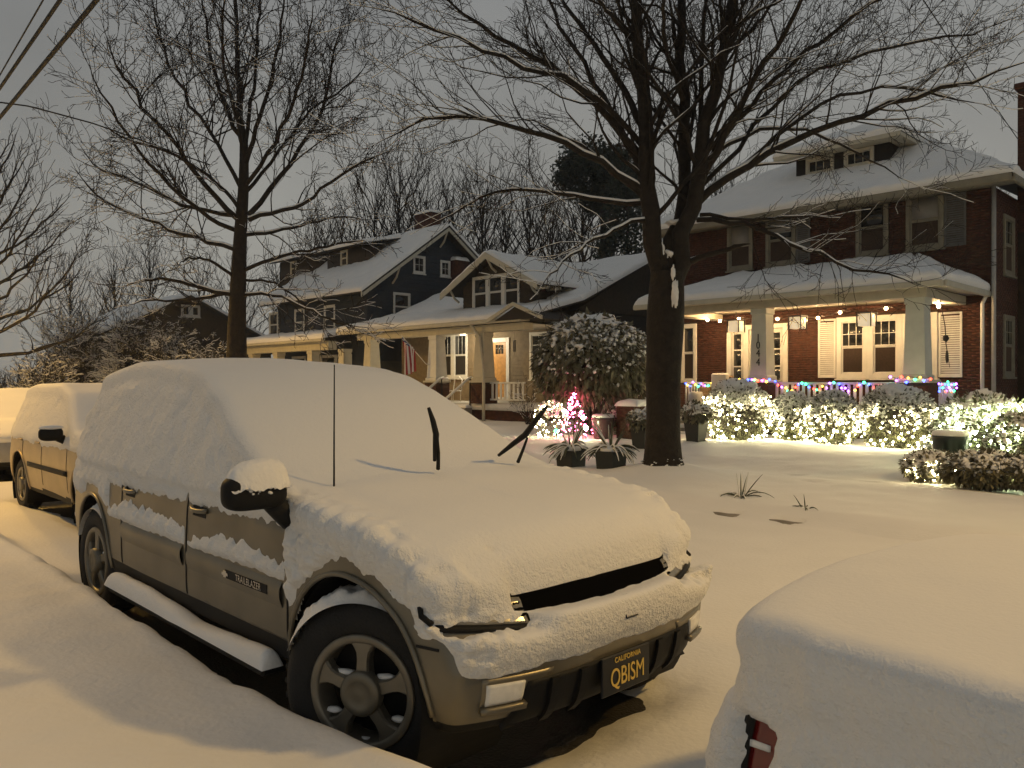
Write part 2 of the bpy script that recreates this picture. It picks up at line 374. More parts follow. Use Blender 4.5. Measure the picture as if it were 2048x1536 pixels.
# ------------------------------------------------------------------ ground
def rrect(X, Y, x0, x1, y0, y1, e):
    return sstep(x0 - e, x0 + e, X) * (1 - sstep(x1 - e, x1 + e, X)) * sstep(y0 - e, y0 + e, Y) * (1 - sstep(y1 - e, y1 + e, Y))
def ground_z(X, Y):
    X = np.asarray(X, float); Y = np.asarray(Y, float)
    n1 = fbm(X, Y, 0 * X, 0.55, 3); n2 = fbm(X, Y, 0 * X + 4, 2.3, 3)
    wob = 0.10 * fbm(X, Y * 0, 0 * X + 9, 0.9, 2)
    z = 0.075 + 0.012 * n1 + 0.006 * n2
    near = 1 - sstep(1.60 + wob * 0.5, 1.95 + wob * 0.5, Y)
    z = z + near * (0.205 + 0.035 * n1 + 0.012 * n2)
    cy = 8.55 + wob
    far = sstep(cy - 0.35, cy + 0.30, Y)
    z = z + far * (0.10 + 0.03 * n1 + 0.012 * n2)
    z = z + sstep(10.0, 15.5, Y) * 0.10 + sstep(9, 12, Y) * (0.025 * fbm(X, Y, 0 * X + 2, 1.3, 3))
    z = z - 0.05 * np.exp(-((Y - 12.4) / 0.55) ** 2) - 0.035 * np.exp(-((Y - 12.4) / 0.9) ** 2)
    z = z + 0.14 * np.exp(-(((X + 7.38) / 0.62) ** 2 + ((Y - 10.5) / 0.62) ** 2)) + 0.05 * np.exp(-(((X + 7.38) / 1.3) ** 2 + ((Y - 10.5) / 1.1) ** 2))
    z = z + 0.05 * np.exp(-((X + 7.0) / 1.6) ** 2) * np.exp(-((Y - 8.7) / 0.35) ** 2)
    for hx, hy in ((-5.0, 8.32), (-4.3, 8.25), (-3.1, 8.3)):
        z = z - 0.03 * np.exp(-(((X - hx) / 0.35) ** 2 + ((Y - hy) / 0.06) ** 2))
    d = 0.11 * fbm(X, Y, 0 * X + 7, 3.0, 3)
    # kerb: buried edge showing in two gaps, old footprints across the verge and lawn
    z = z + 0.035 * np.exp(-((Y - cy - 0.02) / 0.16) ** 2) * (0.5 + 0.5 * vnoise(X * 0.9, X * 0, X * 0 + 3)) * far
    for hx, hw in ((-5.0, .16), (-4.25, .17)):
        z = z - 0.14 * np.exp(-(((X - hx) / hw) ** 4 + ((Y - 8.40 - .05 * vnoise(X * 5, X * 0, X * 0)) / 0.032) ** 2))
    for k in range(13):
        fx_ = -11.6 + k * .62; fy_ = 11.9 + .28 * math.sin(k * 1.7) + (.16 if k % 2 else -.16)
        z = z - 0.045 * np.exp(-(((X - fx_) / .15) ** 2 + ((Y - fy_) / .09) ** 2)) + .012 * np.exp(-(((X - fx_ - .22) / .08) ** 2 + ((Y - fy_) / .1) ** 2))
    z = z + sstep(12.8, 13.4, Y) * 0.05 * fbm(X * .6, Y * 1.6, 0 * X + 5, 1.1, 3) * (1 - sstep(18, 22, Y))
    car = rrect(X + d, Y + d, -6.9, -2.28, 1.80, 3.42, 0.20)
    car = np.maximum(car, rrect(X + d, Y + d, -1.05, 3.4, 2.0, 3.3, 0.15))
    car = np.maximum(car, rrect(X + d, Y + d, -12.4, -8.5, 2.75, 4.1, 0.2))
    car = np.maximum(car, rrect(X + d, Y + d, -18.8, -14.6, 2.8, 4.2, 0.2))
    z = z * (1 - car) - 0.03 * car
    # the ploughed lip and the trough along the wheels
    z = z + 0.05 * near * np.exp(-((Y - 1.64) / 0.11) ** 2) * (0.5 + 0.5 * vnoise(X * 1.7, Y * 0, X * 0))
    return z
def axis(*seg):
    out = [np.array([seg[0][0]])]
    for a, b, s in seg:
        n = max(1, int(round(abs(b - a) / s))); out.append(np.linspace(a, b, n + 1)[1:])
    return np.concatenate(out)
gx = axis((-300, -150, 50), (-150, -60, 10), (-60, -30, 1.2), (-30, -13, 0.2), (-13, -8, 0.08), (-8, 0.6, 0.035), (0.6, 6, 0.2), (6, 40, 2), (40, 200, 40))
gy = axis((-200, -60, 35), (-60, -4, 4), (-4, 0.4, 0.2), (0.4, 3.9, 0.032), (3.9, 13.5, 0.075), (13.5, 24, 0.25), (24, 60, 2), (60, 300, 40))
GX, GY = np.meshgrid(gx, gy, indexing='ij')
GV = np.stack([GX, GY, ground_z(GX, GY)], -1).reshape(-1, 3)
g = obj('ground', (GV, grid_faces(len(gx), len(gy))), M_snowg, smooth=True, kind='structure')
obj('kerb', box(-120, 60, 8.37, 8.50, -.05, .068, .02), M_conc, kind='structure')
road = obj('road', (np.array([(-290, 1.2, 0.0), (190, 1.2, 0.0), (190, 8.6, 0.0), (-290, 8.6, 0.0)]), [[0, 1, 2, 3]]), M_asph, kind='structure')

# ------------------------------------------------------------------ car shells
def shell(mp, nx, ny, nz, it, aw=None):
    A = np.linspace(0, 1, nx + 1) if aw is None else aw(np.linspace(0, 1, nx + 1))
    Bv = np.linspace(-1, 1, ny + 1); C = np.linspace(0, 1, nz + 1)
    mask = np.zeros((nx + 1, ny + 1, nz + 1), bool)
    mask[0] = mask[-1] = True; mask[:, 0] = mask[:, -1] = True; mask[:, :, 0] = mask[:, :, -1] = True
    ids = np.full(mask.shape, -1, np.int64); ids[mask] = np.arange(mask.sum())
    i, j, k = np.nonzero(mask)
    P = mp(A[i], Bv[j], C[k])
    F = []
    def q(S, rev):
        a = np.stack([S[:-1, :-1], S[1:, :-1], S[1:, 1:], S[:-1, 1:]], -1).reshape(-1, 4)
        F.append(a[:, ::-1] if rev else a)
    q(ids[-1], False); q(ids[0], True)
    q(ids[:, -1], True); q(ids[:, 0], False)
    q(ids[:, :, -1], False); q(ids[:, :, 0], True)
    F = np.concatenate(F)
    P = lap(P, F, it)
    return P, F
def edges_of(F):
    E = np.concatenate([F[:, [0, 1]], F[:, [1, 2]], F[:, [2, 3]], F[:, [3, 0]]])
    return E
def lap(P, F, it, w=0.6):
    E = edges_of(F); n = len(P); s = np.concatenate([E[:, 0], E[:, 1]]); t = np.concatenate([E[:, 1], E[:, 0]])
    cnt = np.bincount(s, minlength=n)[:, None].astype(float)
    P = P.copy()
    for _ in range(it):
        S = np.stack([np.bincount(s, weights=P[t, a], minlength=n) for a in range(3)], 1)
        P += w * (S / np.maximum(cnt, 1) - P)
    return P
def vnormals(P, F):
    n = np.cross(P[F[:, 2]] - P[F[:, 0]], P[F[:, 3]] - P[F[:, 1]])
    N = np.zeros_like(P)
    for a in range(3):
        for c in range(4): N[:, a] += np.bincount(F[:, c], weights=n[:, a], minlength=len(P))
    return N / (np.linalg.norm(N, axis=1, keepdims=True) + 1e-12)
def cut(F, P, keepmask):
    """drop faces whose centre is masked out; compact"""
    F = F[keepmask]; used = np.unique(F); remap = np.full(len(P), -1); remap[used] = np.arange(len(used))
    return P[used], remap[F]
def arch_cut(P, F, arches, side_only=0.45, snap=True):
    """arches: (x,z,rx,rz); removes side faces inside the ellipse, snaps the rim onto it"""
    C = P[F].mean(1); keep = np.ones(len(F), bool); P = P.copy()
    for (ax, az, rx, rz) in arches:
        e = ((C[:, 0] - ax) / rx) ** 2 + ((C[:, 2] - az) / rz) ** 2
        keep &= ~((e < 1) & (np.abs(C[:, 1]) > side_only))
    P2, F2 = cut(F, P, keep)
    if snap:
        for (ax, az, rx, rz) in arches:
            d = np.sqrt(((P2[:, 0] - ax) / rx) ** 2 + ((P2[:, 2] - az) / rz) ** 2)
            m = (d < 1.0 + 0.03) & (d > 0.85) & (np.abs(P2[:, 1]) > side_only) & (P2[:, 2] > az - rz * 0.9)
            k = 1 / d[m]
            P2[m, 0] = ax + (P2[m, 0] - ax) * k; P2[m, 2] = az + (P2[m, 2] - az) * k
    return P2, F2
class Surf:
    """raycast helper on a shell, car coordinates"""
    def __init__(s, P, F):
        s.t = BVHTree.FromPolygons([tuple(p) for p in P.tolist()], [tuple(q) for q in F.tolist()])
    def side(s, x, z, off=0.0, sy=-1):
        h = s.t.ray_cast(Vector((x, sy * 3, z)), Vector((0, -sy, 0)))
        if h[0] is None: return np.array([x, sy * 0.9, z])
        n = h[1] if h[1].y * sy > 0 else -h[1]
        return np.array(h[0] + n * off)
    def front(s, y, z, off=0.0, d=1):
        h = s.t.ray_cast(Vector((d * 6, y, z)), Vector((-d, 0, 0)))
        if h[0] is None: return np.array([0.6 * d, y, z])
        n = h[1] if h[1].x * d > 0 else -h[1]
        return np.array(h[0] + n * off)
    def top(s, x, y, off=0.0):
        h = s.t.ray_cast(Vector((x, y, 4)), Vector((0, 0, -1)))
        return np.array(h[0]) + np.array([0, 0, off])
def patch(fn, U, V, off, th):
    """grid patch on a surface: fn(u,v,off)->point ; with thickness"""
    nu, nv = U.shape
    T = np.array([[fn(U[i, j], V[i, j], off) for j in range(nv)] for i in range(nu)]).reshape(-1, 3)
    Bk = np.array([[fn(U[i, j], V[i, j], off - th) for j in range(nv)] for i in range(nu)]).reshape(-1, 3)
    f = grid_faces(nu, nv).tolist(); n = nu * nv; ft = f + [[n + a for a in q[::-1]] for q in f]
    ring = [(i, 0) for i in range(nu)] + [(nu - 1, j) for j in range(1, nv)] + [(i, nv - 1) for i in range(nu - 2, -1, -1)] + [(0, j) for j in range(nv - 2, 0, -1)]
    r = [i * nv + j for i, j in ring]
    for a, b in zip(r, r[1:] + r[:1]): ft.append([b, a, n + a, n + b])
    return np.concatenate([T, Bk]), ft
def quadgrid(c, nu, nv):
    c = np.array(c, float); u = np.linspace(0, 1, nu)[:, None]; v = np.linspace(0, 1, nv)[None]
    G = ((1 - u) * (1 - v))[..., None] * c[0] + (u * (1 - v))[..., None] * c[1] + (u * v)[..., None] * c[2] + ((1 - u) * v)[..., None] * c[3]
    return G[..., 0], G[..., 1]

def make_wheel(parent, name, pos, steer, R=0.372, rim=0.232, wd=0.235, spokes=5, side=-1, snow=0.0, seed=0, mrim=None):
    """wheel with its axis along Y; outer face towards side*Y; pos = centre of the outer face, world"""
    mrim = mrim or M_alloy
    cs, sn = math.cos(steer), math.sin(steer)
    def W(v):                      # local: x forward, y outward(+), z up
        v = np.asarray(v, float); x = v[:, 0]; y = v[:, 1] * side
        return np.stack([pos[0] + x * cs - y * sn, pos[1] + x * sn + y * cs, pos[2] + v[:, 2]], 1)
    def L(prof, n=56, cap=False):  # lathe about local y: prof (r, y)
        p = np.array(prof, float); a = np.arange(n) * 2 * np.pi / n
        v = np.stack([p[:, 0:1] * np.cos(a), np.repeat(p[:, 1:2], n, 1), p[:, 0:1] * np.sin(a)], -1).reshape(-1, 3)
        f = []
        for i in range(len(p) - 1):
            for j in range(n):
                k = (j + 1) % n; f.append([i * n + j, i * n + k, (i + 1) * n + k, (i + 1) * n + j])
        if cap: f.append(list(range((len(p) - 1) * n, len(p) * n)))
        return W(v), f
    ty = obj(name, L([(rim - .012, -.03), (rim + .004, -.012), (rim + .02, 0.0), (rim + (R - rim) * .55, .006), (R - .035, -.006), (R - .012, -.022), (R - .001, -.04), (R, -.06), (R, -wd + .05), (R - .012, -wd + .02), (R - .04, -wd), (rim, -wd)]), M_rub, parent, True)
    tr = []
    for k in range(40):            # tread blocks round the shoulder
        a = 2 * math.pi * k / 40
        b = box(-.011, .011, -.085, -.03, R - .012, R + .006, .004)
        c_, s_ = math.cos(a), math.sin(a)
        v = b[0]; v = np.stack([v[:, 0] * c_ + v[:, 2] * s_, v[:, 1], -v[:, 0] * s_ + v[:, 2] * c_], 1)
        tr.append((W(v), b[1]))
        b2 = (np.stack([b[0][:, 0], b[0][:, 1] - .08, b[0][:, 2]], 1), b[1]); v = b2[0]
        c_, s_ = math.cos(a + .08), math.sin(a + .08)
        tr.append((W(np.stack([v[:, 0] * c_ + v[:, 2] * s_, v[:, 1], -v[:, 0] * s_ + v[:, 2] * c_], 1)), b[1]))
    obj('tread', join(*tr), M_rub, ty)
    rm = obj('rim', L([(rim, -.05), (rim + .004, -.008), (rim - .002, .0), (rim - .026, -.002), (rim - .032, -.010), (rim - .036, -.03), (rim - .038, -.12)]), mrim, ty, True)
    obj('brake_disc', L([(rim - .03, -.115), (.10, -.112), (.0001, -.112)]), M_black, ty)
    for k in range(spokes):
        a = 2 * math.pi * k / spokes + math.pi / 2
        pr = [(.055, .036), (.095, .028), (.130, .026), (.160, .031), (.185, .048), (rim - .026, .078)]
        v = []; f = []
        for (r, w) in pr:
            bow = -.006 - .010 * (r / rim) ** 2
            for (t, y) in ((-w, bow - .05), (-w * 1.0, bow - .010), (-w * .8, bow), (w * .8, bow), (w, bow - .010), (w, bow - .05)):
                v.append((t, y, r))
        for i in range(len(pr) - 1):
            for j in range(5): f.append([i * 6 + j, (i + 1) * 6 + j, (i + 1) * 6 + j + 1, i * 6 + j + 1])
        v = np.array(v); c_, s_ = math.cos(a), math.sin(a)
        # z(r) axis -> direction (cos a, sin a) in (x,z)
        vv = np.stack([v[:, 0] * -s_ + v[:, 2] * c_, v[:, 1], v[:, 0] * c_ + v[:, 2] * s_], 1)
        obj('spoke', (W(vv), f), mrim, ty)
    obj('hub_cap', L([(.090, -.03), (.090, .006), (.082, .014), (.056, .019), (.052, .016), (.02, .018), (.0001, .019)], 36), M_alloyd, ty, True)
    if snow > 0:
        rng = np.random.default_rng(seed)
        n1, n2 = 70, 22
        th = np.linspace(math.radians(62), math.radians(158), n1); yy = np.linspace(-wd + .01, .012, n2)
        T, Yv = np.meshgrid(th, yy, indexing='ij')
        up = np.sin(T)
        e = sstep(0, .05, Yv + wd - .01) * (1 - sstep(-.035, .012, Yv)) * sstep(math.radians(60), math.radians(85), T) * (1 - .6 * sstep(math.radians(120), math.radians(160), T))
        hgt = snow * e * (0.75 + 0.5 * fbm(T * R, Yv, T * 0 + seed, 22, 3)) + 0.012 * e * fbm(T * R, Yv, T * 0 + 3 + seed, 45, 2) - .008
        rr = R + hgt
        v = np.stack([-rr * np.cos(T) * -1, Yv, rr * np.sin(T)], -1).reshape(-1, 3)
        obj('snow', (W(v), grid_faces(n1, n2)), M_snow, ty, True)
        for k in range(spokes):    # drifts on the lower edges of the rim windows
            a = 2 * math.pi * (k + .5) / spokes + math.pi / 2
            cx, cz = math.cos(a) * .155, math.sin(a) * .155
            iv, if_ = ico(1, 2)
            iv = iv * np.array([.045 if abs(cx) < .12 else .035, .02, .013]) * (1 + .25 * fbm(iv[:, 0] + k, iv[:, 1], iv[:, 2], 2.5, 2))[:, None]
            zz = cz - (.05 if cz < .05 else .062)
            obj('snow', (W(iv + np.array([cx, -.045, zz])), if_), M_snow, ty, True)
    return ty

def snow_disp(P, F, N, t, it=2):
    Q = P + N * t[:, None]
    return lap(Q, F, it, 0.5)

# ------------------------------------------------------------------ the silver SUV
SX, SYC = -2.74, 2.62                      # front axle, centre line (world)
suv = thing('snowy_suv', 'pewter silver SUV buried in snow with wipers raised and black licence plate', 'car', (-4.5, SYC, 0))
def WS(v):
    v = np.asarray(v, float).copy(); v[:, 0] += SX; v[:, 1] += SYC; return v
def S(vf): return WS(vf[0]), vf[1]
tpx = [-4.22, -4.0, -3.6, -3.0, -2.4, -1.95, -1.7, -1.45, -1.05, -0.72, -0.52, -0.3, 0.1, 0.4, 0.6]
tpz = [1.30, 1.44, 1.59, 1.67, 1.665, 1.63, 1.58, 1.48, 1.27, 1.105, 1.04, 1.015, 0.955, 0.89, 0.80]
def suv_map(a, b, c):
    x0 = -4.22 + a * 4.82
    zt = np.interp(x0, tpx, tpz); zb = 0.37 - .03 * sstep(.85, 1, a)
    z = zb + c * (zt - zb)
    w = np.interp(z, [.3, .42, .52, .72, .95, 1.06, 1.3, 1.5, 1.66], [.83, .86, .875, .88, .875, .855, .79, .72, .64])
    w = w * np.interp(x0, [-4.22, -3.6, -2.8, -2.2, .05, .35, .6], [.80, .92, .985, 1, 1, .975, .91])
    sf = sstep(.87, 1, a); sr = 1 - sstep(0, .16, a)
    nose = np.interp(z, [.33, .40, .48, .58, .66, .74, .80, .845], [.03, .075, .095, .10, .065, .005, -.02, -.06])
    rear = np.interp(z, [.4, .6, .95, 1.1, 1.55], [.0, -.05, .0, .08, .30])
    x = x0 + sf * (nose - .13 * np.abs(b) ** 3.2) + sr * (rear + .10 * np.abs(b) ** 3)
    y = b * w
    z = z - .035 * b * b * sstep(.8, 1, c) * np.interp(x0, [-.8, -.3], [1, .5])
    return np.stack([x, y, z], -1)
SP, SF = shell(suv_map, 330, 116, 84, 9)
SN = vnormals(SP, SF)
ARCH = [(0.0, .40, .445, .44), (-3.28, .40, .435, .43)]
SBP, SBF = arch_cut(SP, SF, ARCH)
sm = (np.abs(SBP[:, 2] - .475) < .0082) & (np.abs(SBP[:, 1]) > .5) & (SBP[:, 0] < -.40) & (SBP[:, 0] > -2.9); SBP[sm, 2] = .475
cz = SBP[SBF].mean(1)
low = (cz[:, 2] < .475) & (np.abs(cz[:, 1]) > .5) & (cz[:, 0] < -.44) & (cz[:, 0] > -2.85) | (cz[:, 2] < .385)
pv, pf = cut(SBF, SBP, ~low); obj('body', (WS(pv), pf), M_paint, suv, True)
pv, pf = cut(SBF, SBP, low); obj('rocker_panel', (WS(pv), pf), M_black, suv, True)
ss = Surf(SP, SF)
# snow thickness over the shell
x, y, z = SP.T; nx_, ny_, nz_ = SN.T
nA = fbm(x, y, z, 9, 3); nB = fbm(x + 3, y, z, 26, 3); nC = fbm(x, y + 7, z, 3, 2); nD = fbm(x, y + 2, z, 60, 2); nE = fbm(x * 3.2, y, z * .8, 14, 3); nL = .55 - np.abs(vnoise(x * 19, y * 19, z * 19)) - .5 * np.abs(vnoise(x * 41, y * 41 + 3, z * 41)) - .25 * np.abs(vnoise(x * 85, y * 85, z * 85 + 5))
side = (np.abs(ny_) > .55) & (z < 1.12)
front = (nx_ > .5)
cov = np.full(len(SP), .2)
# doors
zl = .985 + .02 * nC + np.interp(x, [-3.3, -2.9, -.5], [-.10, -.02, .0])
c_up = z - (zl + .026 * nA + .02 * nB + .03 * nE)
zb2 = np.interp(x, [-2.85, -2.5, -2.0, -1.7, -1.5, -1.1, -.9, -.55, -.45], [.80, .875, .86, .845, .80, .845, .845, .815, .80]) + .032 * nA + .02 * nB + .04 * nE
c_lo = np.minimum(zb2 - z, z - (.745 - .012 * nB))
c_lo = np.where((x < -.44) & (x > -2.9), c_lo, -.2)
door = np.maximum(c_up, c_lo)
# rear quarter
ra = np.sqrt(((x + 3.28) / .435) ** 2 + ((z - .40) / .43) ** 2)
quarter = np.minimum(z - (.80 + .05 * nA), (ra - 1.16) * .45) + .05 * nA + .03 * nB
# front fender
fa = np.sqrt((x / .445) ** 2 + ((z - .40) / .44) ** 2)
fend = (fa - 1.12) * .44 + .05 * nA + .04 * nB + .02 * nE
fend = np.minimum(fend, z - np.interp(x, [-.5, -.42, .0, .35, .45, .62], [.62, .60, .5, .66, .69, .66]) - .03 * nA - .03 * nB)
sidec = np.where(x < -2.86, quarter, np.where(x < -.46, door, fend))
seam = np.minimum(np.abs(x + .47), np.minimum(np.abs(x + 1.57), np.abs(x + 2.60)))
sidec = np.where((seam < .012) & (z < 1.02), -.05, sidec)
cov = np.where(side & (np.abs(ny_) >= np.abs(nx_) * .8), sidec, cov)
# nose: bonnet lip, grille slot, drift on the bumper
yy = np.abs(y)
slot = np.where((yy < .50), np.abs(z - (.772 + .02 * (yy / .5) ** 2)) - .042 + .005 * nB, .2)
bump = z - (.558 + .016 * nA + .010 * nB + .02 * sstep(.66, .80, yy))
hl = np.maximum(np.abs(z - .708) - .016 + .03 * nB + .02 * nD, np.abs(yy - .62) - .17)       # bare lower rim of the headlamps
fc = np.minimum(np.minimum(slot, bump), hl + .0)
cov = np.where((nx_ > .45) & (z < .9) & (x > .2), np.minimum(cov, fc), cov)
cov = np.where(z < .50, -.2, cov)
topw = sstep(.35, .9, nz_)
tm = .020 + .085 * topw + np.where(z > 1.05, .022 * (1 - topw), 0) + np.where((nx_ > .3) & (x > .3), .060 * sstep(.56, .66, z) * (1 - sstep(.68, .76, z)), 0) + .025 * sstep(-.2, .3, x) * (1 - sstep(.3, .55, x)) * topw - .035 * sstep(.35, .6, x) * topw
lump = (.016 * nB + .010 * nA + .007 * nD) * (1 - .9 * topw) + .012 * nC * topw
fz = sstep(-.62, -.45, x) * sstep(.55, .72, yy) * (1 - sstep(1.0, 1.12, z)) + (nx_ > .3) * (x > .3) * sstep(.52, .68, yy) * sstep(.56, .6, z) * (1 - sstep(.85, .95, z))
lump = lump + .042 * nL * np.clip(fz, 0, 1) + .012 * nL * (np.abs(ny_) > .6) * (z < 1.0)
lump = lump * np.where((z > 1.1) & (x < -.6), .6, 1) + np.where((z > .95) & (z < 1.6) & (np.abs(ny_) > .4) & (x < -.5), .022 * fbm(x, y, z + 11, 4.5, 3), 0)
lump = lump * np.where((nx_ > .3) & (yy < .66), .25, 1) * np.where((x > -.5) & (z > .8) & (yy < .62), .3, 1)
t = np.where(cov > 0, (tm + lump) * sstep(0, .045, cov) + .004, -.014)
t = np.where((cov <= 0) & (cov > -.012), -.006, t)
Sm = lap(SP, SF, 90)
fill = np.clip(((Sm - SP) * SN).sum(1), 0, .10) * sstep(.0, .05, cov)
t = t + fill
t = np.where((cov > 0), np.maximum(t, .006), t)
Q = SP + SN * t[:, None]
Q[:, 2] += np.where(cov > 0, .012 * topw, 0)
Q = lap(Q, SF, 2, .45)
wS = (sstep(-.9, -.3, x) * (1 - sstep(.50 + .2 * sstep(.78, .86, z), .66 + .18 * sstep(.78, .86, z), yy)) * sstep(.58, .64, z) * sstep(.0, .03, cov))[:, None]
Q = Q * (1 - wS) + lap(Q, SF, 26, .5) * wS
C = SP[SF].mean(1)
dead = (C[:, 2] < .47) | ((C[:, 1] > .3) & (C[:, 2] < .7) & (C[:, 0] < .3))
for (ax, az, rx, rz) in ARCH:
    dead |= (((C[:, 0] - ax) / rx) ** 2 + ((C[:, 2] - az) / rz) ** 2 < 1.02) & (np.abs(C[:, 1]) > .45)
covf = cov[SF].max(1); dead |= covf < -.03
pv, pf = cut(SF, Q, ~dead)
obj('snow_cover', (WS(pv), pf), M_snowc, suv, True)
# wheel-arch liners and lips
def arc_liner(ax, az, rx, rz, y0, y1, sgn):
    a = np.linspace(math.radians(-35), math.radians(215), 40)
    v = []; 
    for yv in (y0, y1):
        for q in a: v.append((ax + rx * math.cos(q), yv * sgn, az + rz * math.sin(q)))
    v = np.array(v); f = [[i, i + 1, 40 + i + 1, 40 + i] for i in range(39)]; f.append(list(range(40, 80)))
    return v, f
for (ax, az, rx, rz) in ARCH:
    for sgn in (-1, 1):
        yo = abs(ss.side(ax, az + rz + .02, sy=sgn)[1])
        obj('wheel_arch_liner', S(arc_liner(ax, az, rx + .004, rz + .004, yo - .03, .40, sgn)), M_black, suv)
        a = np.linspace(math.radians(1), math.radians(179), 46)
        pts = [ss.side(ax + (rx + .012) * math.cos(q), az + (rz + .012) * math.sin(q), .004, sy=sgn) for q in a]
        obj('wheel_arch_lip', S(tube(pts, .012, 6)), M_paint, suv, True)
# seams, moulding, handles, badge, running board
def strip(pts2, w, off, th, nw=2):
    P2 = np.array(pts2, float); T = np.gradient(P2, axis=0); T /= np.linalg.norm(T, axis=1, keepdims=True); Nn = np.stack([-T[:, 1], T[:, 0]], 1)
    s = np.linspace(-.5, .5, nw)
    U = P2[:, 0:1] + Nn[:, 0:1] * s * w; V = P2[:, 1:2] + Nn[:, 1:2] * s * w
    return patch(lambda u, v, o: ss.side(u, v, o), U, V, off, th)
for xs in (-.47, -1.57, -2.60):
    obj('door_gap', S(strip([(xs + .02 * math.sin((zz - .5) * 2), zz) for zz in np.linspace(.48, 1.0, 24)], .010, .0035, .008)), M_seam, suv)
obj('bumper_gap', S(strip([(q, .655) for q in np.linspace(.40, .50, 8)], .010, .004, .008)), M_seam, suv)
for x0_, x1_ in ((-.51, -1.53), (-1.61, -2.57)):
    n = 30; xs = np.linspace(x0_, x1_, n)
    s = np.linspace(-.5, .5, 5); prof = np.array([.0, .012, .016, .014, .0])
    U = np.repeat(xs[:, None], 5, 1); V = .675 + s[None] * .115 + np.interp(xs, [-2.78, -.52], [.012, 0])[:, None]
    T = np.array([[ss.side(U[i, j], V[i, j], prof[j] + .001) for j in range(5)] for i in range(n)]).reshape(-1, 3)
    obj('side_moulding', S((T, grid_faces(n, 5))), M_paint, suv, True)
bp = np.array([ss.side(-.66 - .004, .675, .018), ss.side(-1.08, .675, .018)])
bd = obj('badge_bar', S(strip([(q, .682) for q in np.linspace(-1.05, -.62, 12)], .042, .0185, .006)), M_black, suv)
tv, tf = text_mesh('TRAILBLAZER', .046, 1.05, .002); tv[:, 0] *= .88
sidey = ss.side(-.83, .682, .0205)[1]
obj('badge_lettering', S((np.stack([-.80 + tv[:, 0], sidey - tv[:, 2] * 1.0, .682 + tv[:, 1]], 1), tf)), M_chrome, bd)
def bowtie(w, h):
    return [(-w, -h * .45), (-w * .42, -h * .45), (-w * .42, -h), (w * .42, -h), (w * .42, -h * .45), (w, -h * .45), (w * .86, h * .45), (w * .42, h * .45), (w * .42, h), (-w * .42, h), (-w * .42, h * .45), (-w * .86, h * .45)]
bt = prism([(-1.04 + a, .682 + b) for a, b in bowtie(.035, .016)], 'y', sidey - .004, sidey + .004)
obj('emblem', S(bt), M_chrome, bd)
for xs in (-1.40, -2.43):
    hp = [ss.side(xs + q, .955 - .008 * math.cos(q * 14), .002 + .022 * max(0, 1 - (q / .105) ** 2)) for q in np.linspace(-.10, .10, 12)]
    obj('door_handle', S(tube(hp, .013, 8)), M_paint, suv, True)
    obj('door_handle_recess', S(strip([(xs + q, .943) for q in np.linspace(-.08, .08, 8)], .055, .003, .006)), M_seam, suv)
# running board with its snow
rb = obj('running_board', S(box(-2.66, -.60, -.930, -.80, .295, .345, .012)), M_black, suv)
sv, sf_ = snow_slab([(-2.68, -.945, .345), (-.58, -.945, .345), (-.58, -.84, .345), (-2.68, -.84, .345)], .06, .035, .03, .014)
obj('running_board_snow', S((sv, sf_)), M_snow, suv, True)
obj('running_board', S(box(-2.70, -.58, .80, .965, .315, .372, .012)), M_black, suv)
# underbody
obj('underbody', S(box(-3.95, .42, -.62, .62, .27, .45, .03)), M_black, suv)
# lights and front details
for sgn in (-1, 1):
    U, V = quadgrid([(.79 * sgn, .735), (.46 * sgn, .70), (.46 * sgn, .79), (.79 * sgn, .82)], 22, 8)
    h = obj('headlight', S(patch(lambda u, v, o: ss.front(u, v, o), U, V, .006, .03)), M_lens, suv, True)
    U, V = quadgrid([(.80 * sgn, .715), (.45 * sgn, .682), (.45 * sgn, .702), (.80 * sgn, .737)], 22, 3)
    obj('headlight_surround', S(patch(lambda u, v, o: ss.front(u, v, o), U, V, .010, .03)), M_black, h, True)
    pts = [ss.front(sgn * yv, zv, .030) for yv, zv in ((.800, .735), (.808, .765), (.806, .80), (.79, .828), (.755, .845))]
    obj('headlight_seal', S(tube(pts, .012, 6)), M_black, h, True)
    # fog lamp in a recess
    U, V = quadgrid([(.70 * sgn, .425), (.46 * sgn, .425), (.40 * sgn, .545), (.70 * sgn, .55)], 12, 8)
    fo = obj('fog_lamp_recess', S(patch(lambda u, v, o: ss.front(u, v, o), U, V, .003, .02)), M_black if False else M_paint, suv, True)
    U, V = quadgrid([(.685 * sgn, .455), (.545 * sgn, .455), (.535 * sgn, .525), (.685 * sgn, .53)], 10, 8)
    obj('fog_lamp', S(patch(lambda u, v, o: ss.front(u, v, o), U, V, .012, .02)), M_clens, fo, True)
    U, V = quadgrid([(.70 * sgn, .43), (.53 * sgn, .43), (.53 * sgn, .452), (.70 * sgn, .452)], 8, 3)
    obj('fog_lamp_ledge', S(patch(lambda u, v, o: ss.front(u, v, o), U, V, .03, .03)), M_paint, fo, True)
U, V = quadgrid([(-.60, .335), (.60, .335), (.52, .515), (-.52, .515)], 36, 10)
obj('bumper_intake', S(patch(lambda u, v, o: ss.front(u, v, o), U, V, .008, .03)), M_black, suv, True)
for yv in (-.40, -.25, .25, .40):
    U, V = quadgrid([(yv - .02, .345), (yv + .02, .345), (yv + .02, .51), (yv - .02, .51)], 3, 8)
    obj('intake_bar', S(patch(lambda u, v, o: ss.front(u, v, o), U, V, .022, .02)), M_black, suv)
U, V = quadgrid([(-.50, .71), (.50, .71), (.50, .828), (-.50, .828)], 40, 8)
gr = obj('grille', S(patch(lambda u, v, o: ss.front(u, v, o), U, V, .006, .03)), M_void, suv, True)
